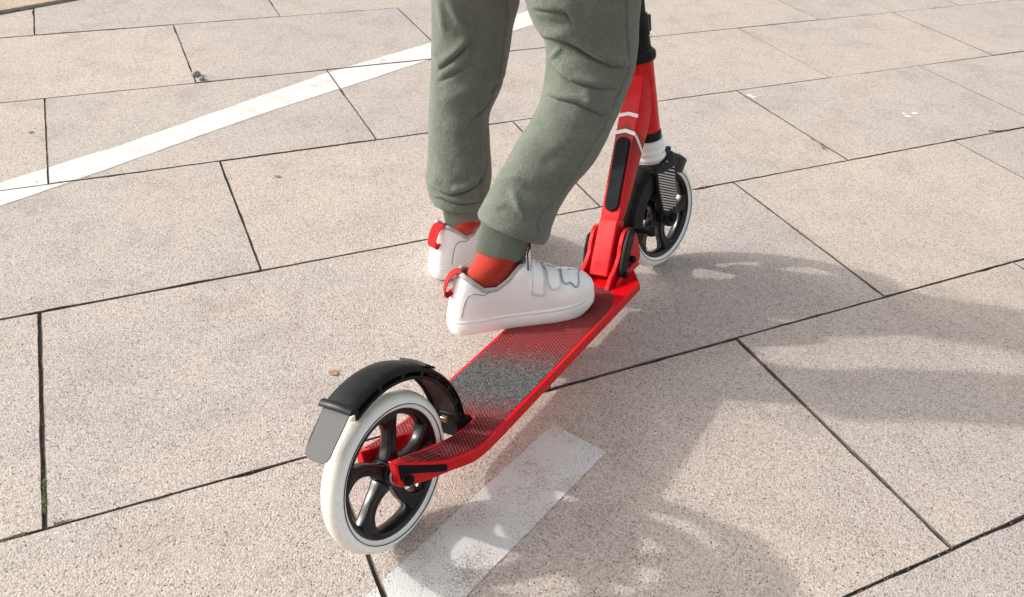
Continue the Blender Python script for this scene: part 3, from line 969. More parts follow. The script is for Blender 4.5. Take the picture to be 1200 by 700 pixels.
# white chevrons wrapped over rear face and sides
def chevron(s_mid, s_edge, s_side, w, side=True):
    mb = MB(); e = 0.0008
    def pt(s, y, q): return P0 + t_ax * s + Vector((0, y, 0)) + n_ax * q
    path = [(s_edge, 0.0178 + 0.0000, -e), (s_mid, 0.0, -e), (s_edge, -0.0178, -e)]
    if side:
        path = [(s_side, 0.0205 + e, 0.036), ((s_edge * 2 + s_side) / 3, 0.0196 + e, 0.010)] + path + [((s_edge * 2 + s_side) / 3, -0.0196 - e, 0.010), (s_side, -0.0205 - e, 0.036)]
    v, f = [], []
    for s, y, q in path:
        v += [pt(s, y, q), pt(s - w, y, q)]
    f = [(2 * i, 2 * i + 1, 2 * i + 3, 2 * i + 2) for i in range(len(path) - 1)]
    mb.add(v, f); return mb
for args in ((0.2500, 0.2455, 0.2210, 0.0062, True), (0.2785, 0.2750, 0.268, 0.0060, False)):
    ch = chevron(*args).build("chevron_decal", M['whiteline'], stem, smooth=False)
    md = ch.modifiers.new("solid", 'SOLIDIFY'); md.thickness = 0.0006; md.offset = 0

# ---- head tube, headset rings, bellows
def axis_lathe(name, prof, m, parent=scooter, n=40, st=False, **kw):
    mb = MB(); mb.lathe([(r, (z - 0.104) / AX.z) for r, z in prof], AX0, AX, n)
    if st: mb.xf(steer)
    return mb.build(name, m, parent, **kw)
ht = axis_lathe("head_tube", [(0.0001, 0.268), (0.0222, 0.268), (0.0226, 0.270), (0.0222, 0.30), (0.0215, 0.372), (0.0218, 0.389), (0.0224, 0.394), (0.0001, 0.394)], M['red'])
axis_lathe("headset_ring", [(0.0001, 0.252), (0.0215, 0.252), (0.0236, 0.254), (0.0240, 0.266), (0.0228, 0.269), (0.0001, 0.269)], M['black'], ht)
axis_lathe("collar", [(0.0001, 0.3935), (0.0250, 0.3935), (0.0268, 0.396), (0.0270, 0.404), (0.0250, 0.408), (0.0215, 0.410), (0.0205, 0.414), (0.0001, 0.414)], M['black'])
bp = [(0.0001, 0.207)]
zz = [0.207 + (0.2535 - 0.207) * k / 40 for k in range(41)]
for k, z in enumerate(zz):
    t = k / 40
    bp.append((0.0286 - 0.0030 * t + 0.0013 * math.sin(2 * math.pi * (t * 4.0 + 0.1)), z))
bp.append((0.0001, 0.2535))
axis_lathe("bellows", bp, M['whitep'])
# steering column and its clamp
col = axis_lathe("steering_column", [(0.0001, 0.410), (0.0172, 0.410), (0.0172, 0.445), (0.0158, 0.450), (0.0158, 0.86), (0.0001, 0.86)], M['black'], st=True)
axis_lathe("column_clamp", [(0.0001, 0.4135), (0.0192, 0.4135), (0.0196, 0.417), (0.0196, 0.428), (0.0182, 0.4295), (0.0182, 0.4325), (0.0200, 0.434), (0.0200, 0.463), (0.0186, 0.468), (0.0001, 0.468)], M['black'], col, st=True)
mb = MB(); mb.box(axp(0.449) + Vector((0.022, 0, 0)), 0.014, 0.016, 0.028); mb.xf(steer)
mb.build("clamp_lug", M['black'], col, bevel=0.002)
# handlebar above the frame
mb = MB(); hb = axp(0.862)
mb.tube([hb + Vector((-0.012, -0.20, 0.012)), hb + Vector((0, -0.08, 0.002)), hb, hb + Vector((0, 0.08, 0.002)), hb + Vector((-0.012, 0.20, 0.012))], 0.0125, 14); mb.xf(steer)
hbar = mb.build("handlebar", M['black'], scooter)
for sg in (-1, 1):
    mb = MB(); mb.tube([hb + Vector((-0.006, sg * 0.11, 0.006)), hb + Vector((-0.0125, sg * 0.205, 0.0125))], 0.0162, 16); mb.xf(steer)
    mb.build("handle_grip", M['matte'], hbar, bevel=0.002)

# ---- fork
mb = MB()
o = [(-0.034, 0.1985), (-0.030, 0.2120), (0.022, 0.2140), (0.033, 0.2060), (0.034, 0.1960), (0.0, 0.1930)]
cx = axp(0.205).x
mb.prism([Vector((cx + x, -0.034, z)) for x, z in o], (0, 0.068, 0)); mb.xf(steer)
fork = mb.build("fork", M['black'], scooter, bevel=0.004, seg=3)
for sg in (-1, 1):
    ol = []
    top = [(-0.0285, 0.1960), (-0.012, 0.2120), (0.0260, 0.2260), (0.0285, 0.2180)]
    for x, z in top: ol.append((axp(z).x + x, z))
    rhs = [(0.0285, 0.19), (0.0280, 0.16), (0.0250, 0.13)]
    for x, z in rhs: ol.append((axp(z).x + x, z))
    for k in range(9):
        a = R(20) - R(220) * k / 8
        ol.append((AXLE_F.x + 0.0175 * math.cos(a), 0.099 + 0.0175 * math.sin(a)))
    for x, z in [(-0.0230, 0.125), (-0.0275, 0.155)]: ol.append((axp(z).x + x, z))
    mb = MB()
    mb.prism([Vector((x, sg * 0.0175, z)) for x, z in ol], (0, sg * 0.0150, 0)); mb.xf(steer)
    leg = mb.build("fork_leg", M['black'], fork, bevel=0.003, seg=3)
    mb = MB()
    zr = 0.1165
    while zr < 0.209:
        xl = interp([(0.1, -0.015), (0.125, -0.0190), (0.155, -0.0245), (0.189, -0.0250), (0.200, -0.010), (0.214, 0.014)], zr)[0]
        xr = interp([(0.1, 0.014), (0.13, 0.0205), (0.16, 0.0240), (0.22, 0.0245)], zr)[0]
        x0, x1 = axp(zr).x + xl, axp(zr).x + xr
        dz = -0.50 * (x1 - x0); zr2 = zr - dz * 0.5
        if zr2 + dz < 0.1175: x1 = x0 + (0.1175 - zr2) / -0.50; dz = -0.50 * (x1 - x0)
        if x1 - x0 > 0.004:
            mb.prism([Vector((x0, sg * 0.0322, zr2)), Vector((x1, sg * 0.0322, zr2 + dz)), Vector((x1, sg * 0.0322, zr2 + dz + 0.0024)), Vector((x0, sg * 0.0322, zr2 + 0.0024))], (0, sg * 0.0012, 0))
        zr += 0.0053
    mb.xf(steer)
    mb.build("leg_ridges", M['ridge'], fork, smooth=False)
    mb = MB(); mb.lathe([(0.0002, 0.0055), (0.0050, 0.0055), (0.0060, 0.0040), (0.0084, 0.0040), (0.0090, 0.0028), (0.0092, -0.004), (0.0002, -0.004)], (AXLE_F.x, sg * 0.0325, 0.0995), (0, sg, 0), 24); mb.xf(steer)
    mb.build("axle_bolt", M['matte'], fork)
mb = MB(); mb.lathe([(0.0002, 0.007), (0.0040, 0.007), (0.0056, 0.004), (0.0056, -0.006), (0.0002, -0.006)], (cx + 0.035, -0.013, 0.2200), (0.4, 0, 1), 14); mb.xf(steer)
mb.build("adjuster_screw", M['blue'], fork)
# front mudguard
fm = mudguard(AXLE_F, 0.1110, R(43), R(188), 0.0255, steer, "front_mudguard", 0.003, 0.030, 60, 0.005, 9)
fm.build("front_mudguard", M['black'], scooter)
# ================================================================== PERSON
HIP = Vector((-0.01, 1.19, 0.0))
person = empty("person", HIP)
tag(person, "person in sage green joggers, coral socks and white trainers, one foot on the scooter deck", "person")
def plocal(mb): return mb.xf(lambda p: Vector(p) - HIP)

# folds in the cloth, drawn as creases on the side that faces the street
#  path, width, height (mm), kind (1 = pleat with a lit roll above the crease, 0 = soft ridge or hollow)
FOLD_R = [([(637, 46), (656, 48), (676, 57), (696, 69), (716, 78), (737, 80)], 5.5, 4.6, 1),
          ([(640, 74), (652, 84), (668, 96), (682, 100), (702, 104), (722, 105)], 4.8, 4.0, 1),
          ([(640, 73), (650, 64), (657, 55)], 4.5, 3.0, 0),
          ([(636, 111), (656, 118), (676, 122), (694, 130), (716, 140)], 5.0, 3.8, 1),
          ([(682, 106), (690, 113), (691, 124)], 7, 2.6, 0),
          ([(620, 13), (640, 14), (662, 16), (672, 28)], 5.5, 3.2, 1),
          ([(626, 22), (648, 30), (666, 31)], 8, -2.4, 0),
          ([(630, 34), (648, 42), (664, 46)], 7, 2.4, 0),
          ([(700, 0), (694, 12), (688, 22)], 4, 1.5, 0),
          ([(601, 222), (608, 243), (617, 257)], 5.0, 2.3, 0),
          ([(586, 221), (592, 232), (598, 242)], 8, -1.5, 0),
          ([(572, 236), (584, 241), (594, 240)], 6, 2.2, 0),
          ([(580, 214), (596, 208), (612, 208)], 8, 1.8, 0),
          ([(636, 196), (652, 184), (668, 178)], 12, -1.4, 0),
          ([(600, 182), (618, 164), (640, 150)], 14, 1.4, 0),
          ([(612, 216), (628, 224), (644, 226)], 9, -2.0, 0)]
FOLD_L = [([(512, 0), (517, 16), (521, 38)], 6, 2.6, 0), ([(525, 2), (537, 20), (546, 36)], 7, 2.2, 0), ([(560, 4), (566, 30), (560, 56)], 12, -1.8, 0),
          ([(514, 84), (535, 67), (555, 48)], 5, 3.6, 1), ([(512, 98), (530, 88), (556, 74)], 6, 2.4, 1), ([(508, 56), (512, 70), (518, 80)], 5, 2.0, 0),
          ([(574, 110), (586, 97), (596, 88)], 4, 3.6, 1), ([(553, 140), (567, 129), (578, 114)], 4, 3.2, 1),
          ([(500, 213), (513, 225), (529, 230), (547, 225), (561, 217), (571, 200)], 4.2, 3.6, 1),
          ([(506, 232), (519, 234), (530, 239), (546, 240), (570, 235)], 3.6, 3.0, 1),
          ([(516, 118), (536, 112), (556, 104)], 9, 1.6, 0), ([(512, 196), (530, 206), (550, 204)], 10, 1.8, 0), ([(518, 152), (536, 148), (556, 140)], 13, 1.4, 0)]
SEAM_R = [(733, -6), (734, 30), (735.5, 60), (736, 78), (732, 92), (722, 112), (716, 128), (706, 150), (690, 176), (670, 208), (656, 228), (638, 246), (630, 258), (629, 272)]
SEAM_L = [(592, -6), (594, 20), (590, 44), (588, 70), (582, 96), (578, 108), (571, 130), (569, 170), (570, 196), (564, 212), (562, 222), (568, 232)]

def seg_d(px, py, x1, y1, x2, y2):
    dx, dy = x2 - x1, y2 - y1
    L2 = dx * dx + dy * dy
    t = ((px - x1) * dx + (py - y1) * dy) / L2
    tc = min(1, max(0, t))
    ex, ey = px - (x1 + tc * dx), py - (y1 + tc * dy)
    L = math.sqrt(L2)
    sd = (-(px - x1) * dy + (py - y1) * dx) / L
    return math.hypot(ex, ey), sd, tc

def fold_disp(P, folds, seam):
    px, py = proj(P)
    h = 0
    for pts, w, a, asy in folds:
        if px < min(q[0] for q in pts) - 4 * w or px > max(q[0] for q in pts) + 4 * w or py < min(q[1] for q in pts) - 4 * w or py > max(q[1] for q in pts) + 4 * w: continue
        best = None
        nsg = len(pts) - 1
        for k in range(nsg):
            d, sd_, t = seg_d(px, py, *pts[k], *pts[k + 1])
            if best is None or d < best[0]: best = (d, sd_, t, k)
        d, sdist, t, k = best
        tu = (k + t) / nsg
        dist = math.copysign(d, sdist)
        end = max(0.0, math.sin(math.pi * min(1, max(0, tu)))) ** 0.55 if 0 < tu < 1 else 0.0
        end = max(end, 0.22 * math.exp(-(d / w) ** 2))
        w = w * 0.8
        if asy:
            sharp = math.exp(-(dist / (0.45 * w)) ** 2)
            h += a * end * (0.60 * math.exp(-((dist + 1.5 * w) / (1.4 * w)) ** 2) - 0.75 * sharp)
        else: h += a * math.exp(-(dist / w) ** 2) * end * 0.65
    ds = 99
    for (x1, y1), (x2, y2) in zip(seam, seam[1:]):
        if abs(px - x1) > 60: continue
        ds = min(ds, seg_d(px, py, x1, y1, x2, y2)[0])
    if ds < 6: h += -0.75 * math.exp(-(ds / 1.2) ** 2) + 0.3 * math.exp(-((ds - 3.2) / 1.5) ** 2)
    return max(-0.009, min(0.009, h * 0.0026))

def leg_rings(stations, folds, seam, nring, nseg, depth_k, seed):
    vals = [(*(at_depth((lx + rx) / 2, (ly + ry) / 2, D)), *(at_depth(rx, ry, D) - at_depth(lx, ly, D)), dk) for lx, ly, rx, ry, D, dk in stations]
    rings = []
    prev = None
    cs = [cr_interp(vals, i / (nring - 1)) for i in range(nring)]
    for i, q in enumerate(cs):
        c = Vector(q[:3]); w = Vector(q[3:6]); dk = q[6]
        ia = min(i, int(nring * (len(stations) - 6) / (len(stations) - 1)))       # the hem keeps the direction of the shin
        a, b2 = Vector(cs[max(ia - 6, 0)][:3]), Vector(cs[min(ia + 6, nring - 1)][:3])
        ax = (b2 - a).normalized()
        hw = w.length / 2; wu = w.normalized()
        dep = ax.cross(wu).normalized()
        view = (Vector((0, 0, CAM_H)) - c).normalized()
        if dep.dot(view) < 0: dep = -dep
        ring = []
        for k in range(nseg):
            th = 2 * math.pi * k / nseg
            cx, sy = math.cos(th), math.sin(th)
            # slightly squared ellipse
            e = 0.94
            p = c + wu * (hw * math.copysign(abs(cx) ** e, cx)) + dep * (hw * dk * math.copysign(abs(sy) ** e, sy))
            nrm = (wu * (cx / 1) + dep * (sy / dk)).normalized()
            n1 = mnoise.noise(p * 13 + Vector((seed, 0, 0))) * 0.0022 + mnoise.noise(p * 32 + Vector((seed, 3, 0))) * 0.0010 + mnoise.noise(p * 85 + Vector((seed, 6, 0))) * 0.00045
            front = smooth01((nrm.dot(view) + 0.05) / 0.25)
            edge = 1 - abs(nrm.dot(wu)) ** 6 * 0.6
            d = n1
            if front > 0: d += fold_disp(p, folds, seam) * front
            else: d += 0.003 * mnoise.noise(Vector((p.x * 9, p.y * 9, p.z * 26)) + Vector((seed, 9, 0)))
            ring.append(p + nrm * d * edge)
        rings.append(ring)
    return rings

#          left edge      right edge    depth  section depth/width
LEG_R = [(602, -66, 758, -74, 1.095, 0.80), (610, -28, 754, -40, 1.118, 0.82), (617, 8, 751, -6, 1.144, 0.85), (625, 28, 749, 24, 1.164, 0.88), (637, 46, 748, 50, 1.179, 0.92), (640, 66, 744, 78, 1.191, 0.95),
         (638, 92, 736, 103, 1.203, 0.97), (632, 119, 728, 126, 1.211, 0.97), (621, 143, 717, 150, 1.217, 0.96), (606, 166, 707, 172, 1.223, 0.95), (594, 188, 692, 196, 1.229, 0.94),
         (582, 208, 671, 220, 1.234, 0.94), (571, 228, 655, 245, 1.240, 0.96), (564, 241, 647, 265, 1.245, 0.99), (560, 249, 643, 279, 1.250, 1.08), (562, 256, 637, 286, 1.253, 1.10), (570, 257, 629, 282, 1.253, 0.98), (574, 250, 626, 273, 1.253, 0.93)]
LEG_L = [(494, -64, 612, -66, 1.233, 0.85), (500, -30, 610, -30, 1.278, 0.85), (505, -4, 609, 0, 1.318, 0.86), (506, 24, 602, 28, 1.348, 0.88), (506, 50, 598, 55, 1.373, 0.90), (506, 75, 593, 83, 1.393, 0.92),
         (504, 104, 586, 107, 1.410, 0.96), (502.5, 132, 574, 134, 1.424, 0.98), (502, 160, 574, 164, 1.436, 0.98), (501, 188, 576, 194, 1.448, 0.97), (499, 207, 576, 210, 1.456, 0.98),
         (501, 223, 573, 226, 1.464, 0.98), (505, 233, 570, 238, 1.469, 1.07), (510, 240, 569, 244, 1.472, 1.08), (519, 240, 566, 242, 1.473, 0.96), (522, 232, 564, 235, 1.472, 0.93)]
rr = leg_rings(LEG_R, FOLD_R, SEAM_R, 230, 200, 0.95, 1.7)
rl = leg_rings(LEG_L, FOLD_L, SEAM_L, 190, 170, 0.95, 5.1)
mb = MB(); mb.loft(rr); mb.loft(rl)
plocal(mb)
trousers = mb.build("trousers", M['jogger'], person)
# seat of the trousers above the frame joins both legs
ctr = lambda ring: sum(ring, Vector()) / len(ring)
cr_, cl_ = ctr(rr[0]), ctr(rl[0])
su = Vector((cr_.x - cl_.x, cr_.y - cl_.y, 0)).normalized(); sf = Vector((-su.y, su.x, 0))
hipc = (cr_ + cl_) / 2 + Vector((0, 0, 0.055))
mb = MB()
for rings_, sg in ((rr, 1), (rl, -1)):
    ext = [[ctr(r) + (p - ctr(r)) * 1.025 for p in r[::2]] for r in rings_[12::-1]]
    base = ext[-1]; c0 = ctr(base)
    hip = hipc + su * (0.058 * sg) + Vector((0, 0, 0.03))
    for k in range(1, 9):
        t = k / 8
        c = c0.lerp(hip, t)
        ext.append([c + (p - c0) * (1 + 0.10 * math.sin(math.pi * t) - 0.35 * t * t) for p in base])
    mb.loft(ext)
rings = []
for k in range(22):
    t = k / 21
    z = -0.045 + 0.235 * t
    hw_ = 0.148 * math.sqrt(max(0.01, 1 - ((t - 0.42) / 0.60) ** 2)) ** 0.8
    hd = 0.108 * math.sqrt(max(0.01, 1 - ((t - 0.42) / 0.60) ** 2)) ** 0.8
    rings.append([hipc + Vector((0, 0, z)) + su * hw_ * math.cos(2 * math.pi * q / 48) + sf * hd * math.sin(2 * math.pi * q / 48) for q in range(48)])
mb.loft(rings)
plocal(mb)
seat = mb.build("trouser_seat", M['jogger'], trousers, smooth=False)
md = seat.modifiers.new("remesh", 'REMESH'); md.mode = 'VOXEL'; md.voxel_size = 0.007; md.use_smooth_shade = True
md = seat.modifiers.new("smooth", 'SMOOTH'); md.factor = 0.5; md.iterations = 14

def cuff(l0, l1, D0, D1, top_ring, name):
    """ribbed cuff between two pairs of edge points"""
    mb = MB(); rings = []
    NR, NS = 26, 384
    for i in range(NR):
        t = i / (NR - 1)
        a = at_depth(*l0[0:2], D0).lerp(at_depth(*l1[0:2], D1), t); b = at_depth(*l0[2:4], D0).lerp(at_depth(*l1[2:4], D1), t)
        c = (a + b) / 2; w = (b - a); hw = w.length / 2 * (1 + 0.035 * math.sin(math.pi * t)); wu = w.normalized()
        axis = (((at_depth(*l1[0:2], D1) + at_depth(*l1[2:4], D1)) - (at_depth(*l0[0:2], D0) + at_depth(*l0[2:4], D0)))).normalized()
        dep = axis.cross(wu).normalized()
        rings.append([c + (wu * math.cos(2 * math.pi * k / NS) + dep * 0.89 * math.sin(2 * math.pi * k / NS)) * (hw + 0.0014 * (k % 4 in (0, 1)) - 0.0016) + axis * 0.0012 * mnoise.noise(Vector((k * 0.08, t * 3, 0))) for k in range(NS)])
    # roll the hem inwards
    last = rings[-1]; cc = sum(last, Vector()) / NS
    rings.append([p.lerp(cc, 0.07) + axis * 0.0018 for p in last])
    rings.append([p.lerp(cc, 0.15) + axis * 0.0004 for p in last])
    rings.append([p.lerp(cc, 0.16) - axis * 0.012 for p in last])
    mb.loft(rings, cap=False); plocal(mb)
    return mb.build(name, M['cuff'], trousers)
cuff((569, 247, 629, 274), (557, 291, 609, 306), 1.251, 1.263, None, "cuff")
cuff((517.5, 234, 567.5, 238), (522.5, 264, 565.5, 256), 1.472, 1.484, None, "cuff")

# ---- feet
def frame_from(origin, fwd, up):
    x = fwd.normalized(); y = up.cross(x).normalized(); z = x.cross(y)
    return lambda p: origin + x * p[0] + y * p[1] + z * p[2]

def lerp_tbl(tbl, s): return interp(tbl, s)[0]
L_SHOE = 0.236
W_OUT = [(0.0, 0.004), (0.012, 0.014), (0.05, 0.0245), (0.12, 0.0305), (0.25, 0.0325), (0.40, 0.0335), (0.55, 0.0385), (0.68, 0.0430), (0.78, 0.0435), (0.87, 0.0395), (0.94, 0.0300), (0.98, 0.0185), (1.0, 0.005)]
C_OFF = [(0.0, 0.0), (0.3, 0.001), (0.6, 0.004), (0.85, 0.006), (1.0, 0.008)]
TOPH = [(0.0, 0.072), (0.03, 0.082), (0.09, 0.074), (0.20, 0.0545), (0.30, 0.0520), (0.38, 0.064), (0.46, 0.0815), (0.50, 0.0830), (0.58, 0.0700), (0.70, 0.0545), (0.80, 0.0480), (0.88, 0.0430), (0.94, 0.0340), (0.98, 0.0230), (1.0, 0.0120)]
OPENW = [(0.0, 0.0), (0.02, 0.006), (0.05, 0.0165), (0.12, 0.0240), (0.25, 0.0275), (0.38, 0.0265), (0.46, 0.0190), (0.50, 0.008), (0.52, 0.0), (1.0, 0.0)]
SOLE_H = 0.026
def shoe_pt(s, v, off=0.0, side=1):
    """surface of the upper; s heel to toe, v = -1 (right welt) .. 1 (left welt)"""
    w = lerp_tbl(W_OUT, s) * 0.965; h = lerp_tbl(TOPH, s); o = lerp_tbl(OPENW, s); c = lerp_tbl(C_OFF, s) * side
    v0 = 0.30; av = abs(v); sg = -1 if v < 0 else 1
    if av >= v0:
        t = (1 - av) / (1 - v0)
        ca = math.cos(t * math.pi / 2); sa = math.sin(t * math.pi / 2)
        pw = 0.62 if s < 0.5 else 0.62 + 0.30 * smooth01((s - 0.5) / 0.3)
        y = o + (w - o) * (ca ** pw)
        z = h * (sa ** (0.95 if s < 0.5 else 0.85))
        bul = 0.0
    else:
        t = (v0 - av) / v0
        y = o * (1 - 0.55 * t * t) if t < 1 else o * 0.45
        z = h - 0.046 * smooth01(t * 1.3) * min(1, o / 0.004)
        y *= (1 - smooth01((t - 0.75) / 0.25))
    x = s * L_SHOE
    # pull the heel counter out so the back is rounded, lean of the heel
    x += 0.013 * min(1, z / 0.082) * (1 - smooth01(s / 0.45))
    x += 0.004 * math.sin(math.pi * min(1, z / 0.08)) * (1 - smooth01(s / 0.12)) * -0.4
    # creases across the vamp
    if 0.5 < s < 0.85:
        z += -0.0024 * math.exp(-((s - 0.735 - 0.02 * v) / 0.008) ** 2) * (1 - av) - 0.0020 * math.exp(-((s - 0.79 + 0.02 * v) / 0.008) ** 2) * (1 - av)
    return Vector((x, sg * y + c, SOLE_H - 0.003 + z))
def shoe_off(s, v, off, side):
    e = 0.004
    p = shoe_pt(s, v, 0, side)
    a = shoe_pt(min(1, s + e), v, 0, side) - shoe_pt(max(0, s - e), v, 0, side)
    b = shoe_pt(s, min(1, v + 0.02), 0, side) - shoe_pt(s, max(-1, v - 0.02), 0, side)
    n = a.cross(b)
    if n.length < 1e-9: n = Vector((0, 0, 1))
    n.normalize()
    ctr = Vector((p.x, 0, 0.045))
    if n.dot(p - ctr) < 0: n = -n
    return p + n * off

def make_shoe(fr, side, roll=(0, 0)):
    """side = 1: left shoe, -1: right shoe (the curve of the last is mirrored)"""
    def sh(p):
        k = max(0, p.z - SOLE_H)
        return fr(Vector((p.x + roll[0] * k, p.y + roll[1] * k, p.z)))
    def fin(mb): return plocal(mb.xf(sh))
    ss = [0.0, 0.004, 0.012, 0.025, 0.045, 0.07, 0.10, 0.14, 0.18, 0.22, 0.26, 0.30, 0.34, 0.38, 0.42, 0.45, 0.475, 0.495, 0.51, 0.53, 0.56, 0.59, 0.62, 0.65, 0.68, 0.70, 0.72, 0.735, 0.75, 0.77, 0.785, 0.80, 0.83, 0.86, 0.89, 0.92, 0.945, 0.965, 0.98, 0.99, 1.0]
    vsn = [-1 + 2 * k / 56 for k in range(57)]
    mb = MB()
    v = [shoe_pt(s, q, 0, side) for s in ss for q in vsn]
    n = len(vsn); f = []
    for i in range(len(ss) - 1):
        for j in range(n - 1):
            f.append((i * n + j, i * n + j + 1, (i + 1) * n + j + 1, (i + 1) * n + j))
    f.append(tuple(range(n)))
    mb.add(v, f)
    shoe = fin(mb).build("shoe", M['leather'], person)
    me = shoe.data
    # sole
    def outline(k, grow=0.0):
        pts = []
        for s in ss: pts.append((s * L_SHOE, -lerp_tbl(W_OUT, s), lerp_tbl(C_OFF, s) * side))
        o = [Vector((x, y + c, 0)) for x, y, c in pts] + [Vector((x, -y + c, 0)) for x, y, c in reversed(pts)]
        return o
    o = outline(0); m = len(o)
    cen = Vector((L_SHOE * 0.5, 0, 0))
    mb = MB(); rings = []
    for z, g in ((0.0, -0.0045), (0.0012, -0.0015), (0.004, 0.0), (0.010, 0.0008), (0.0190, 0.0007), (0.0204, 0.0002), (0.0208, -0.0001), (0.0213, 0.0003), (0.0235, 0.0004), (SOLE_H - 0.001, 0.0), (SOLE_H + 0.0008, -0.0012), (SOLE_H + 0.0008, -0.006)):
        ring = []
        for i, p in enumerate(o):
            a = o[(i - 1) % m]; b = o[(i + 1) % m]; t = (b - a)
            nn = Vector((t.y, -t.x, 0)); nn = nn.normalized() if nn.length > 1e-9 else Vector((0, 0, 0))
            q = p + nn * g
            sx = p.x / L_SHOE
            toe = 0.010 * smooth01((sx - 0.80) / 0.2) ** 1.5          # toe spring
            zz = z * (1.0 + 0.06 * (1 - smooth01(sx / 0.3))) + toe * (1 - z / (SOLE_H * 2.2))
            ring.append(Vector((q.x, q.y, zz)))
        rings.append(ring)
    mb.loft(rings)
    fin(mb).build("sole", M['sole'], shoe)
    # thick grey lining along the collar
    mb = MB(); path = []
    for s in [0.02 + 0.45 * k / 30 for k in range(31)]: path.append(shoe_pt(s, -0.31, 0, side))
    back = []
    for s in [0.02 + 0.45 * k / 30 for k in range(31)]: back.append(shoe_pt(s, 0.31, 0, side))
    mb.tube(list(reversed(path)) + back, 0.0040, 8)
    fin(mb).build("collar_lining", M['lining'], shoe)
    # side panel stitching on the heel counter, both sides
    for sg in (-1, 1):
        poly = [(0.265, 0.33), (0.245, 0.45), (0.215, 0.53), (0.16, 0.58), (0.115, 0.63), (0.088, 0.72), (0.080, 0.84), (0.078, 0.94)]
        pts = [shoe_off(*cr_interp(poly, k / 40)[0:1], sg * cr_interp(poly, k / 40)[1], 0.0006, side) for k in range(41)]
        mb = MB(); mb.tube(pts, 0.0008, 6)
        fin(mb).build("counter_stitching", M['stitch'], shoe)
    # straps over the instep
    def patch(poly_fn, name, off, thick, m, ns=14, nv=30, edge=None):
        v, f = [], []
        for i in range(ns + 1):
            for j in range(nv + 1):
                s, q = poly_fn(i / ns, j / nv)
                v.append(shoe_off(s, q, off, side))
        for i in range(ns):
            for j in range(nv):
                a = i * (nv + 1) + j
                f.append((a, a + 1, a + nv + 2, a + nv + 1))
        mb = MB(); mb.add(v, f)
        ob = fin(mb).build(name, m, shoe)
        md = ob.modifiers.new("solid", 'SOLIDIFY'); md.thickness = thick; md.offset = -1
        if edge:
            pts = [shoe_off(*poly_fn(a, b), off + 0.0003, side) for a, b in edge]
            mb = MB(); mb.tube(pts, 0.0006, 5)
            fin(mb).build("strap_stitching", M['stitchg'], ob)
        return ob
    lat = side      # lateral side of the left shoe is +y, of the right shoe -y
    def strap1(a, b):
        q = (-0.45 + 1.27 * b) * lat          # runs from the medial side down the lateral side
        s = 0.520 + 0.078 * a + 0.016 * b
        return s, q
    def strap2(a, b):
        hump = 4 * a * (1 - a)
        q = (-0.40 + (1.04 + 0.09 * hump) * b) * lat
        s = 0.618 + 0.085 * a + 0.024 * b
        return s, q
    ed = [(0, k / 20) for k in range(4, 21)] + [(k / 8, 1) for k in range(9)] + [(1, 1 - k / 20) for k in range(0, 17)]
    patch(strap1, "strap", 0.0036, 0.0042, M['leather'], 12, 30, ed)
    patch(strap2, "strap", 0.0036, 0.0042, M['leather'], 12, 30, ed)
    # scalloped toe patch with blue stitching
    pc = (0.810, 0.26)
    bl = []
    for k in range(61):
        a = 2 * math.pi * k / 60
        rr_ = 1 + 0.16 * math.cos(5 * a + 0.7)
        bl.append((pc[0] + 0.072 * rr_ * math.cos(a), lat * (pc[1] + 0.42 * rr_ * math.sin(a))))
    v = []; f = []
    NRING = 7
    for r in range(1, NRING + 1):
        for s, q in bl[:-1]:
            v.append(shoe_off(pc[0] + (s - pc[0]) * r / NRING, lat * pc[1] + (q - lat * pc[1]) * r / NRING, 0.0012, side))
    v.append(shoe_off(pc[0], lat * pc[1], 0.0012, side)); cidx = len(v) - 1
    for r in range(NRING - 1):
        for k in range(60): f.append((r * 60 + k, r * 60 + (k + 1) % 60, (r + 1) * 60 + (k + 1) % 60, (r + 1) * 60 + k))
    for k in range(60): f.append((cidx, k, (k + 1) % 60))
    mb = MB(); mb.add(v, f)
    tp = fin(mb).build("toe_patch", M['leather'], shoe)
    md = tp.modifiers.new("solid", 'SOLIDIFY'); md.thickness = 0.0016; md.offset = -1
    mb = MB(); mb.tube([shoe_off(s, q, 0.0012 + 0.0003 * (k % 2), side) for k, (s, q) in enumerate(bl)], 0.0010, 6, False)
    fin(mb).build("patch_stitching", M['stitch'], tp)
    # tongue standing out of the opening
    mb = MB(); rings = []
    for k in range(9):
        t = k / 8
        x = (0.550 - 0.022 * t) * L_SHOE; z = SOLE_H + 0.064 + 0.046 * t
        hw_ = 0.0210 + 0.004 * t - 0.006 * max(0, t - 0.75) * 4 * 0.5
        sec = []
        for j in range(9):
            u = -1 + 2 * j / 8
            sec.append(Vector((x - 0.006 * u * u, hw_ * u + 0.003 * side, z - 0.011 * u * u)))
        sec2 = [p + Vector((-0.0035, 0, -0.0015)) for p in reversed(sec)]
        rings.append(sec + sec2)
    mb.loft(rings)
    tg = fin(mb).build("tongue", M['leather'], shoe, bevel=0.001)
    mb = MB()
    edge_pts = [r[0] + Vector((-0.001, 0, 0)) for r in rings] + [rings[-1][j] + Vector((0, 0, 0.0008)) for j in range(1, 8)] + [r[8] + Vector((-0.001, 0, 0)) for r in reversed(rings)]
    mb.tube(edge_pts, 0.0013, 6)
    mb.xf(lambda p: p)
    fin(mb).build("tongue_edge", M['navy'], tg)
    mb = MB()
    top = rings[-1]; low = [r for r in rings][-2]
    mb.loft([[top[j] + Vector((0.0010, 0, 0.0016)) for j in range(2, 7)] + [top[j] + Vector((-0.0048, 0, 0.0010)) for j in range(6, 1, -1)], [low[j] + Vector((0.0014, 0, -0.0005)) for j in range(2, 7)] + [low[j] + Vector((-0.0052, 0, -0.0005)) for j in range(6, 1, -1)]])
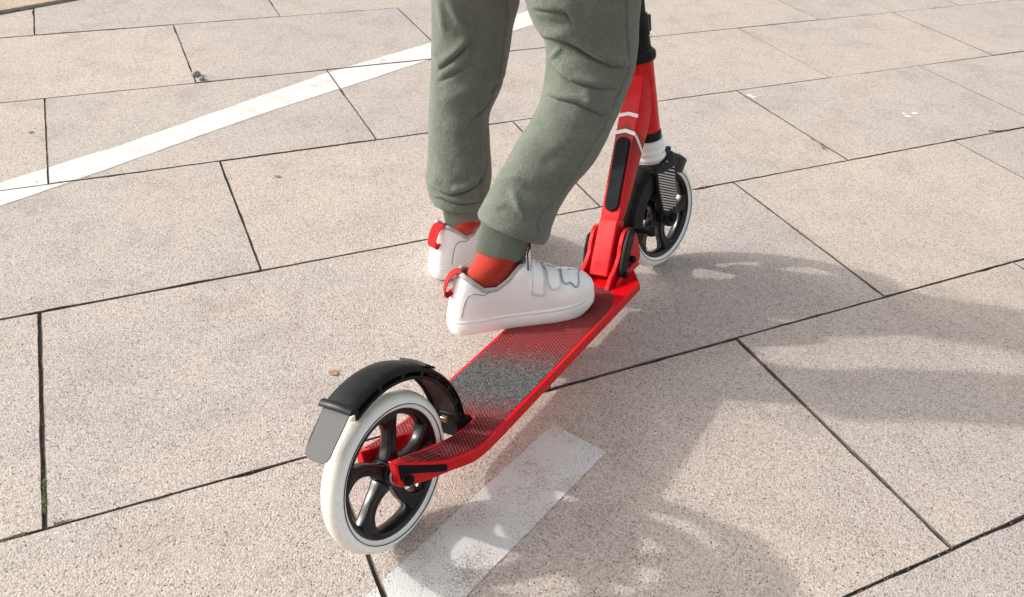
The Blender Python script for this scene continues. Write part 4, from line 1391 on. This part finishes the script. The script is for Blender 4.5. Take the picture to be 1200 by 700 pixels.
    fin(mb).build("tongue_tab", M['redtab'], tg, bevel=0.0006)
    # red pull loop on the heel
    path = [(0.020, SOLE_H + 0.080), (0.012, SOLE_H + 0.0815), (0.0035, SOLE_H + 0.076), (-0.0030, SOLE_H + 0.062), (-0.0050, SOLE_H + 0.047), (-0.0005, SOLE_H + 0.0415), (0.0085, SOLE_H + 0.0475)]
    mb = MB(); rings = []
    for k in range(29):
        x, z = cr_interp(path, k / 28); x2, z2 = cr_interp(path, min(1, k / 28 + 0.01)); x1, z1 = cr_interp(path, max(0, k / 28 - 0.01))
        t = Vector((x2 - x1, 0, z2 - z1)).normalized(); nn = Vector((-t.z, 0, t.x))
        c = Vector((x, 0, z))
        rings.append([c + Vector((0, -0.0095, 0)) - nn * 0.0009, c + Vector((0, 0.0095, 0)) - nn * 0.0009, c + Vector((0, 0.0095, 0)) + nn * 0.0009, c + Vector((0, -0.0095, 0)) + nn * 0.0009])
    mb.loft(rings)
    fin(mb).build("heel_loop", M['redtab'], shoe)
    return shoe

RH = sw((0.322, 0.150, 0.0812)); RT = sw((0.484, -0.022, 0.0812))
fr_r = frame_from(RH, RT - RH, SZ)
ex = (fr_r((1, 0, 0)) - fr_r((0, 0, 0))); ey = (fr_r((0, 1, 0)) - fr_r((0, 0, 0)))
ROLL_R = (Z.dot(ex) / Z.dot(SZ), Z.dot(ey) / Z.dot(SZ))        # the ankle stays upright while the deck tips
make_shoe(fr_r, -1, ROLL_R)
LH = Vector((-0.145, 1.225, 0.0005)); LD = Vector((math.cos(R(52)), math.sin(R(52)), 0))
fr_l = frame_from(LH, LD, Z)
make_shoe(fr_l, 1)

def sock(fr, stations, flip):
    """knit sock from inside the shoe up into the cuff; stations are centre + radii"""
    vals = [(*c, r1, r2) for c, r1, r2 in stations]
    fwd = (fr((1, 0, 0)) - fr((0, 0, 0))).normalized(); lat = (fr((0, 1, 0)) - fr((0, 0, 0))).normalized()
    mb = MB(); rings = []
    NR, NS = 80, 330
    for i in range(NR):
        t = i / (NR - 1)
        q = cr_interp(vals, t); c = Vector(q[:3])
        ring = []
        for k in range(NS):
            th = 2 * math.pi * k / NS
            d = fwd * math.cos(th) * q[3] + lat * math.sin(th) * q[4]
            p = c + d
            g = max(0, math.cos(th + 0.5)) ** 2 * math.sin(math.pi * min(1, t * 1.1))
            w = math.sin(p.z * 520 + th * 5.0) * 0.0016 * g + mnoise.noise(p * 55) * 0.0014 + 0.0003 * math.sin(th * 55)
            ring.append(p + d.normalized() * w)
        rings.append(ring)
    mb.loft(rings); plocal(mb)
    return mb.build("sock", M['sock'], person)
def loc_r(x, y, z):
    k = max(0, z - SOLE_H)
    return fr_r(Vector((x + ROLL_R[0] * k, y + ROLL_R[1] * k, z)))
sock(fr_r, [(loc_r(0.062, 0.001, 0.030), 0.043, 0.020), (loc_r(0.063, 0.002, 0.052), 0.048, 0.0240), (loc_r(0.0635, 0.003, 0.072), 0.0480, 0.0262), (loc_r(0.0680, 0.003, 0.094), 0.0410, 0.0300), (at_depth(582, 301, 1.264), 0.0345, 0.0320), (at_depth(588, 284, 1.258), 0.030, 0.030)], 1)
sock(fr_l, [(fr_l((0.068, 0, 0.030)), 0.038, 0.022), (fr_l((0.067, 0, 0.048)), 0.041, 0.0245), (fr_l((0.066, 0, 0.066)), 0.040, 0.0262), (fr_l((0.065, -0.001, 0.084)), 0.034, 0.0275), (at_depth(544, 259, 1.480), 0.0290, 0.029), (at_depth(544, 244, 1.474), 0.028, 0.028)], 1)
# ================================================================== SMALL THINGS ON THE SLABS
M['pebble'] = mat("grey pebble", (0.27, 0.262, 0.255), 0.9, var=(120, 0.3), bump=(260, 0.5, 0.002))
M['twig'] = mat("dry brown twig", (0.20, 0.11, 0.06), 0.9, var=(200, 0.4), bump=(500, 0.5, 0.001))
M['moss'] = mat("green moss", (0.11, 0.125, 0.035), 0.95, var=(300, 0.6), bump=(900, 0.8, 0.002))
M['chalky'] = mat("dried white spot", (0.72, 0.70, 0.68), 0.9, var=(200, 0.15))
M['rust'] = mat("rusty stain leaf", (0.36, 0.22, 0.13), 0.9, var=(120, 0.3))

def pebble(px, py, r, seed, label):
    g = gnd(px, py); rnd = random.Random(seed)
    bm = bmesh.new(); bmesh.ops.create_icosphere(bm, subdivisions=3, radius=1)
    for v in bm.verts:
        n = mnoise.noise(v.co * 1.3 + Vector((seed, 0, 0))) * 0.35
        v.co = Vector((v.co.x * r * 1.25, v.co.y * r, v.co.z * r * 0.75)) * (1 + n)
    me = bpy.data.meshes.new("pebble"); bm.to_mesh(me); bm.free()
    o = link("pebble", me, M['pebble'])
    o.location = (g.x, g.y, r * 0.55); o.rotation_euler = (0, 0, seed)
    return tag(o, label, "pebble")
pebble(230, 89, 0.0098, 1.3, "larger grey pebble lying where two paving joints meet")
pebble(237, 94, 0.0065, 4.1, "smaller flat pebble touching the larger one on the paving joint")

def twig(pts, r, label, forks=()):
    mb = MB()
    P = [gnd(*q) + Vector((0, 0, r * 0.9)) for q in pts]
    Q = [Vector(cr_interp([tuple(p) for p in P], k / 20)) + Vector((mnoise.noise(Vector((k * 0.7, r * 1e4, 0))) * r * 1.2, 0, 0)) for k in range(21)]
    mb.tube(Q, lambda t: r * (1 - 0.6 * t), 6)
    for a, b in forks:
        mb.tube([gnd(*a) + Vector((0, 0, r)), gnd(*b) + Vector((0, 0, r * 1.6))], lambda t: r * 0.6 * (1 - 0.7 * t), 5)
    c = P[0]
    mb.xf(lambda p: p - c)
    o = mb.build("twig", M['twig']); o.location = c
    return tag(o, label, "twig")
twig([(950, 163), (960, 168), (964, 174), (968, 176)], 0.0016, "short forked twig caught in a joint beyond the front wheel", [((962, 171), (958, 166)), ((964, 174), (972, 173))])
twig([(1158, 154), (1172, 154), (1186, 152), (1200, 149)], 0.0016, "long thin twig lying along a joint at the right edge")
twig([(178, 586), (188, 583), (199, 579)], 0.0011, "thin reddish twig in the joint left of the rear wheel")

def spots(name, px, py, n, spread, rmin, rmax, m, label, cat, seed):
    """a few thin irregular discs that belong to one splash"""
    rnd = random.Random(seed); mb = MB(); c = gnd(px, py)
    for k in range(n):
        g = gnd(px + rnd.uniform(-1, 1) * spread, py + rnd.uniform(-1, 1) * spread * 0.45) - c
        r = rnd.uniform(rmin, rmax); q = []
        for j in range(14):
            a = 2 * math.pi * j / 14; rr_ = r * (1 + 0.35 * rnd.uniform(-1, 1))
            q.append(Vector((g.x + rr_ * math.cos(a) * 1.3, g.y + rr_ * math.sin(a), 0.0004 + 0.0003 * k)))
        mb.prism(q, (0, 0, 0.0006))
    o = mb.build(name, m, smooth=False); o.location = (c.x, c.y, 0)
    return tag(o, label, cat)
spots("bird_dropping", 1065, 133, 3, 10, 0.003, 0.008, M['chalky'], "larger dried white splash on the slab near the right edge", "bird dropping", 3)
spots("bird_dropping", 881, 113, 2, 5, 0.003, 0.006, M['chalky'], "small dried white splash beside a joint beyond the front wheel", "bird dropping", 5)
spots("dry_leaf", 392, 437, 2, 3, 0.003, 0.006, M['rust'], "crumb of rusty dry leaf on the slab behind the rear mudguard", "leaf", 8)
spots("dry_leaf", 327, 207, 2, 4, 0.002, 0.004, M['rust'], "tiny brown leaf crumbs on the slab left of the legs", "leaf", 9)
spots("dry_leaf", 36, 155, 2, 3, 0.002, 0.004, M['rust'], "orange leaf crumb on the slab above the bright line", "leaf", 10)

# moss grown in the joints on the left
def moss(path, n, seed):
    rnd = random.Random(seed); v = []; f = []
    P = [gnd(*q) for q in path]
    for k in range(n):
        t = rnd.random(); i = min(int(t * (len(P) - 1)), len(P) - 2); u = t * (len(P) - 1) - i
        p = P[i].lerp(P[i + 1], u) + Vector((rnd.gauss(0, 0.0013), rnd.gauss(0, 0.0013), -0.0045 + rnd.uniform(0, 0.0045)))
        s = rnd.uniform(0.0009, 0.0022); a = rnd.uniform(0, 6.28)
        d = Vector((math.cos(a), math.sin(a), rnd.uniform(-0.2, 0.6))) * s; e = Vector((-math.sin(a), math.cos(a), rnd.uniform(-0.2, 0.9))) * s * 0.6
        b = len(v); v += [p - d, p + e, p + d, p - e]; f.append((b, b + 1, b + 2, b + 3))
    return v, f
av, af = [], []
for path, n, sd_ in (([(54, 150), (55.5, 182), (56, 200)], 260, 1), ([(50.5, 560), (51.5, 585), (52, 600)], 170, 2), ([(2, 634), (18, 628), (30, 625)], 200, 3), ([(62, 614), (80, 609)], 70, 4), ([(54, 118), (54.5, 135)], 90, 5), ([(795, 416), (800, 414)], 60, 6), ([(1180, 308), (1190, 305)], 80, 7)):
    v, f = moss(path, n, sd_); k = len(av); av += v; af += [tuple(i + k for i in q) for q in f]
ms = mesh_obj("moss", av, af, M['moss'], smooth=False)
tag(ms, "thin green moss growing in the slab joints", "moss", kind='stuff')
# dirt crumbs in the joints: gravel grains nobody could count
rnd = random.Random(21); v, f = [], []
for k in range(7500):
    ri = rnd.randrange(3, 10)
    along = rnd.random() < 0.75
    if along:
        y = rows_all[ri] + rnd.gauss(0, 0.0013); x = rnd.uniform(-1.2, 2.6)
    else:
        kn = COL_B if (ri - first_a) % 2 == 0 else COL_A
        x = rnd.choice(kn) + rnd.gauss(0, 0.0012)
        if ri + 1 >= len(rows_all): continue
        y = rnd.uniform(rows_all[ri], rows_all[ri + 1])
    p = ga * x + gn * y + Vector((0, 0, -0.0052 + rnd.uniform(0, 0.0046)))
    s = rnd.uniform(0.0006, 0.0019) if rnd.random() < 0.93 else rnd.uniform(0.0018, 0.0032)
    b = len(v)
    q = [Vector((rnd.uniform(0.6, 1) * s * sx, rnd.uniform(0.6, 1) * s * sy, rnd.uniform(0.5, 0.9) * s * sz)) for sx, sy, sz in ((1, 0, 0), (-1, 0, 0), (0, 1, 0), (0, -1, 0), (0, 0, 1), (0, 0, -1))]
    v += [p + z for z in q]
    f += [(b, b + 2, b + 4), (b + 2, b + 1, b + 4), (b + 1, b + 3, b + 4), (b + 3, b, b + 4), (b + 2, b, b + 5), (b + 1, b + 2, b + 5), (b + 3, b + 1, b + 5), (b, b + 3, b + 5)]
gr = mesh_obj("grit", v, f, mat("joint grit", (0.13, 0.105, 0.085), 0.95, var=(200, 0.6)), smooth=False)
tag(gr, "brown grit and dirt lying in the joints between slabs", "grit", kind='stuff')
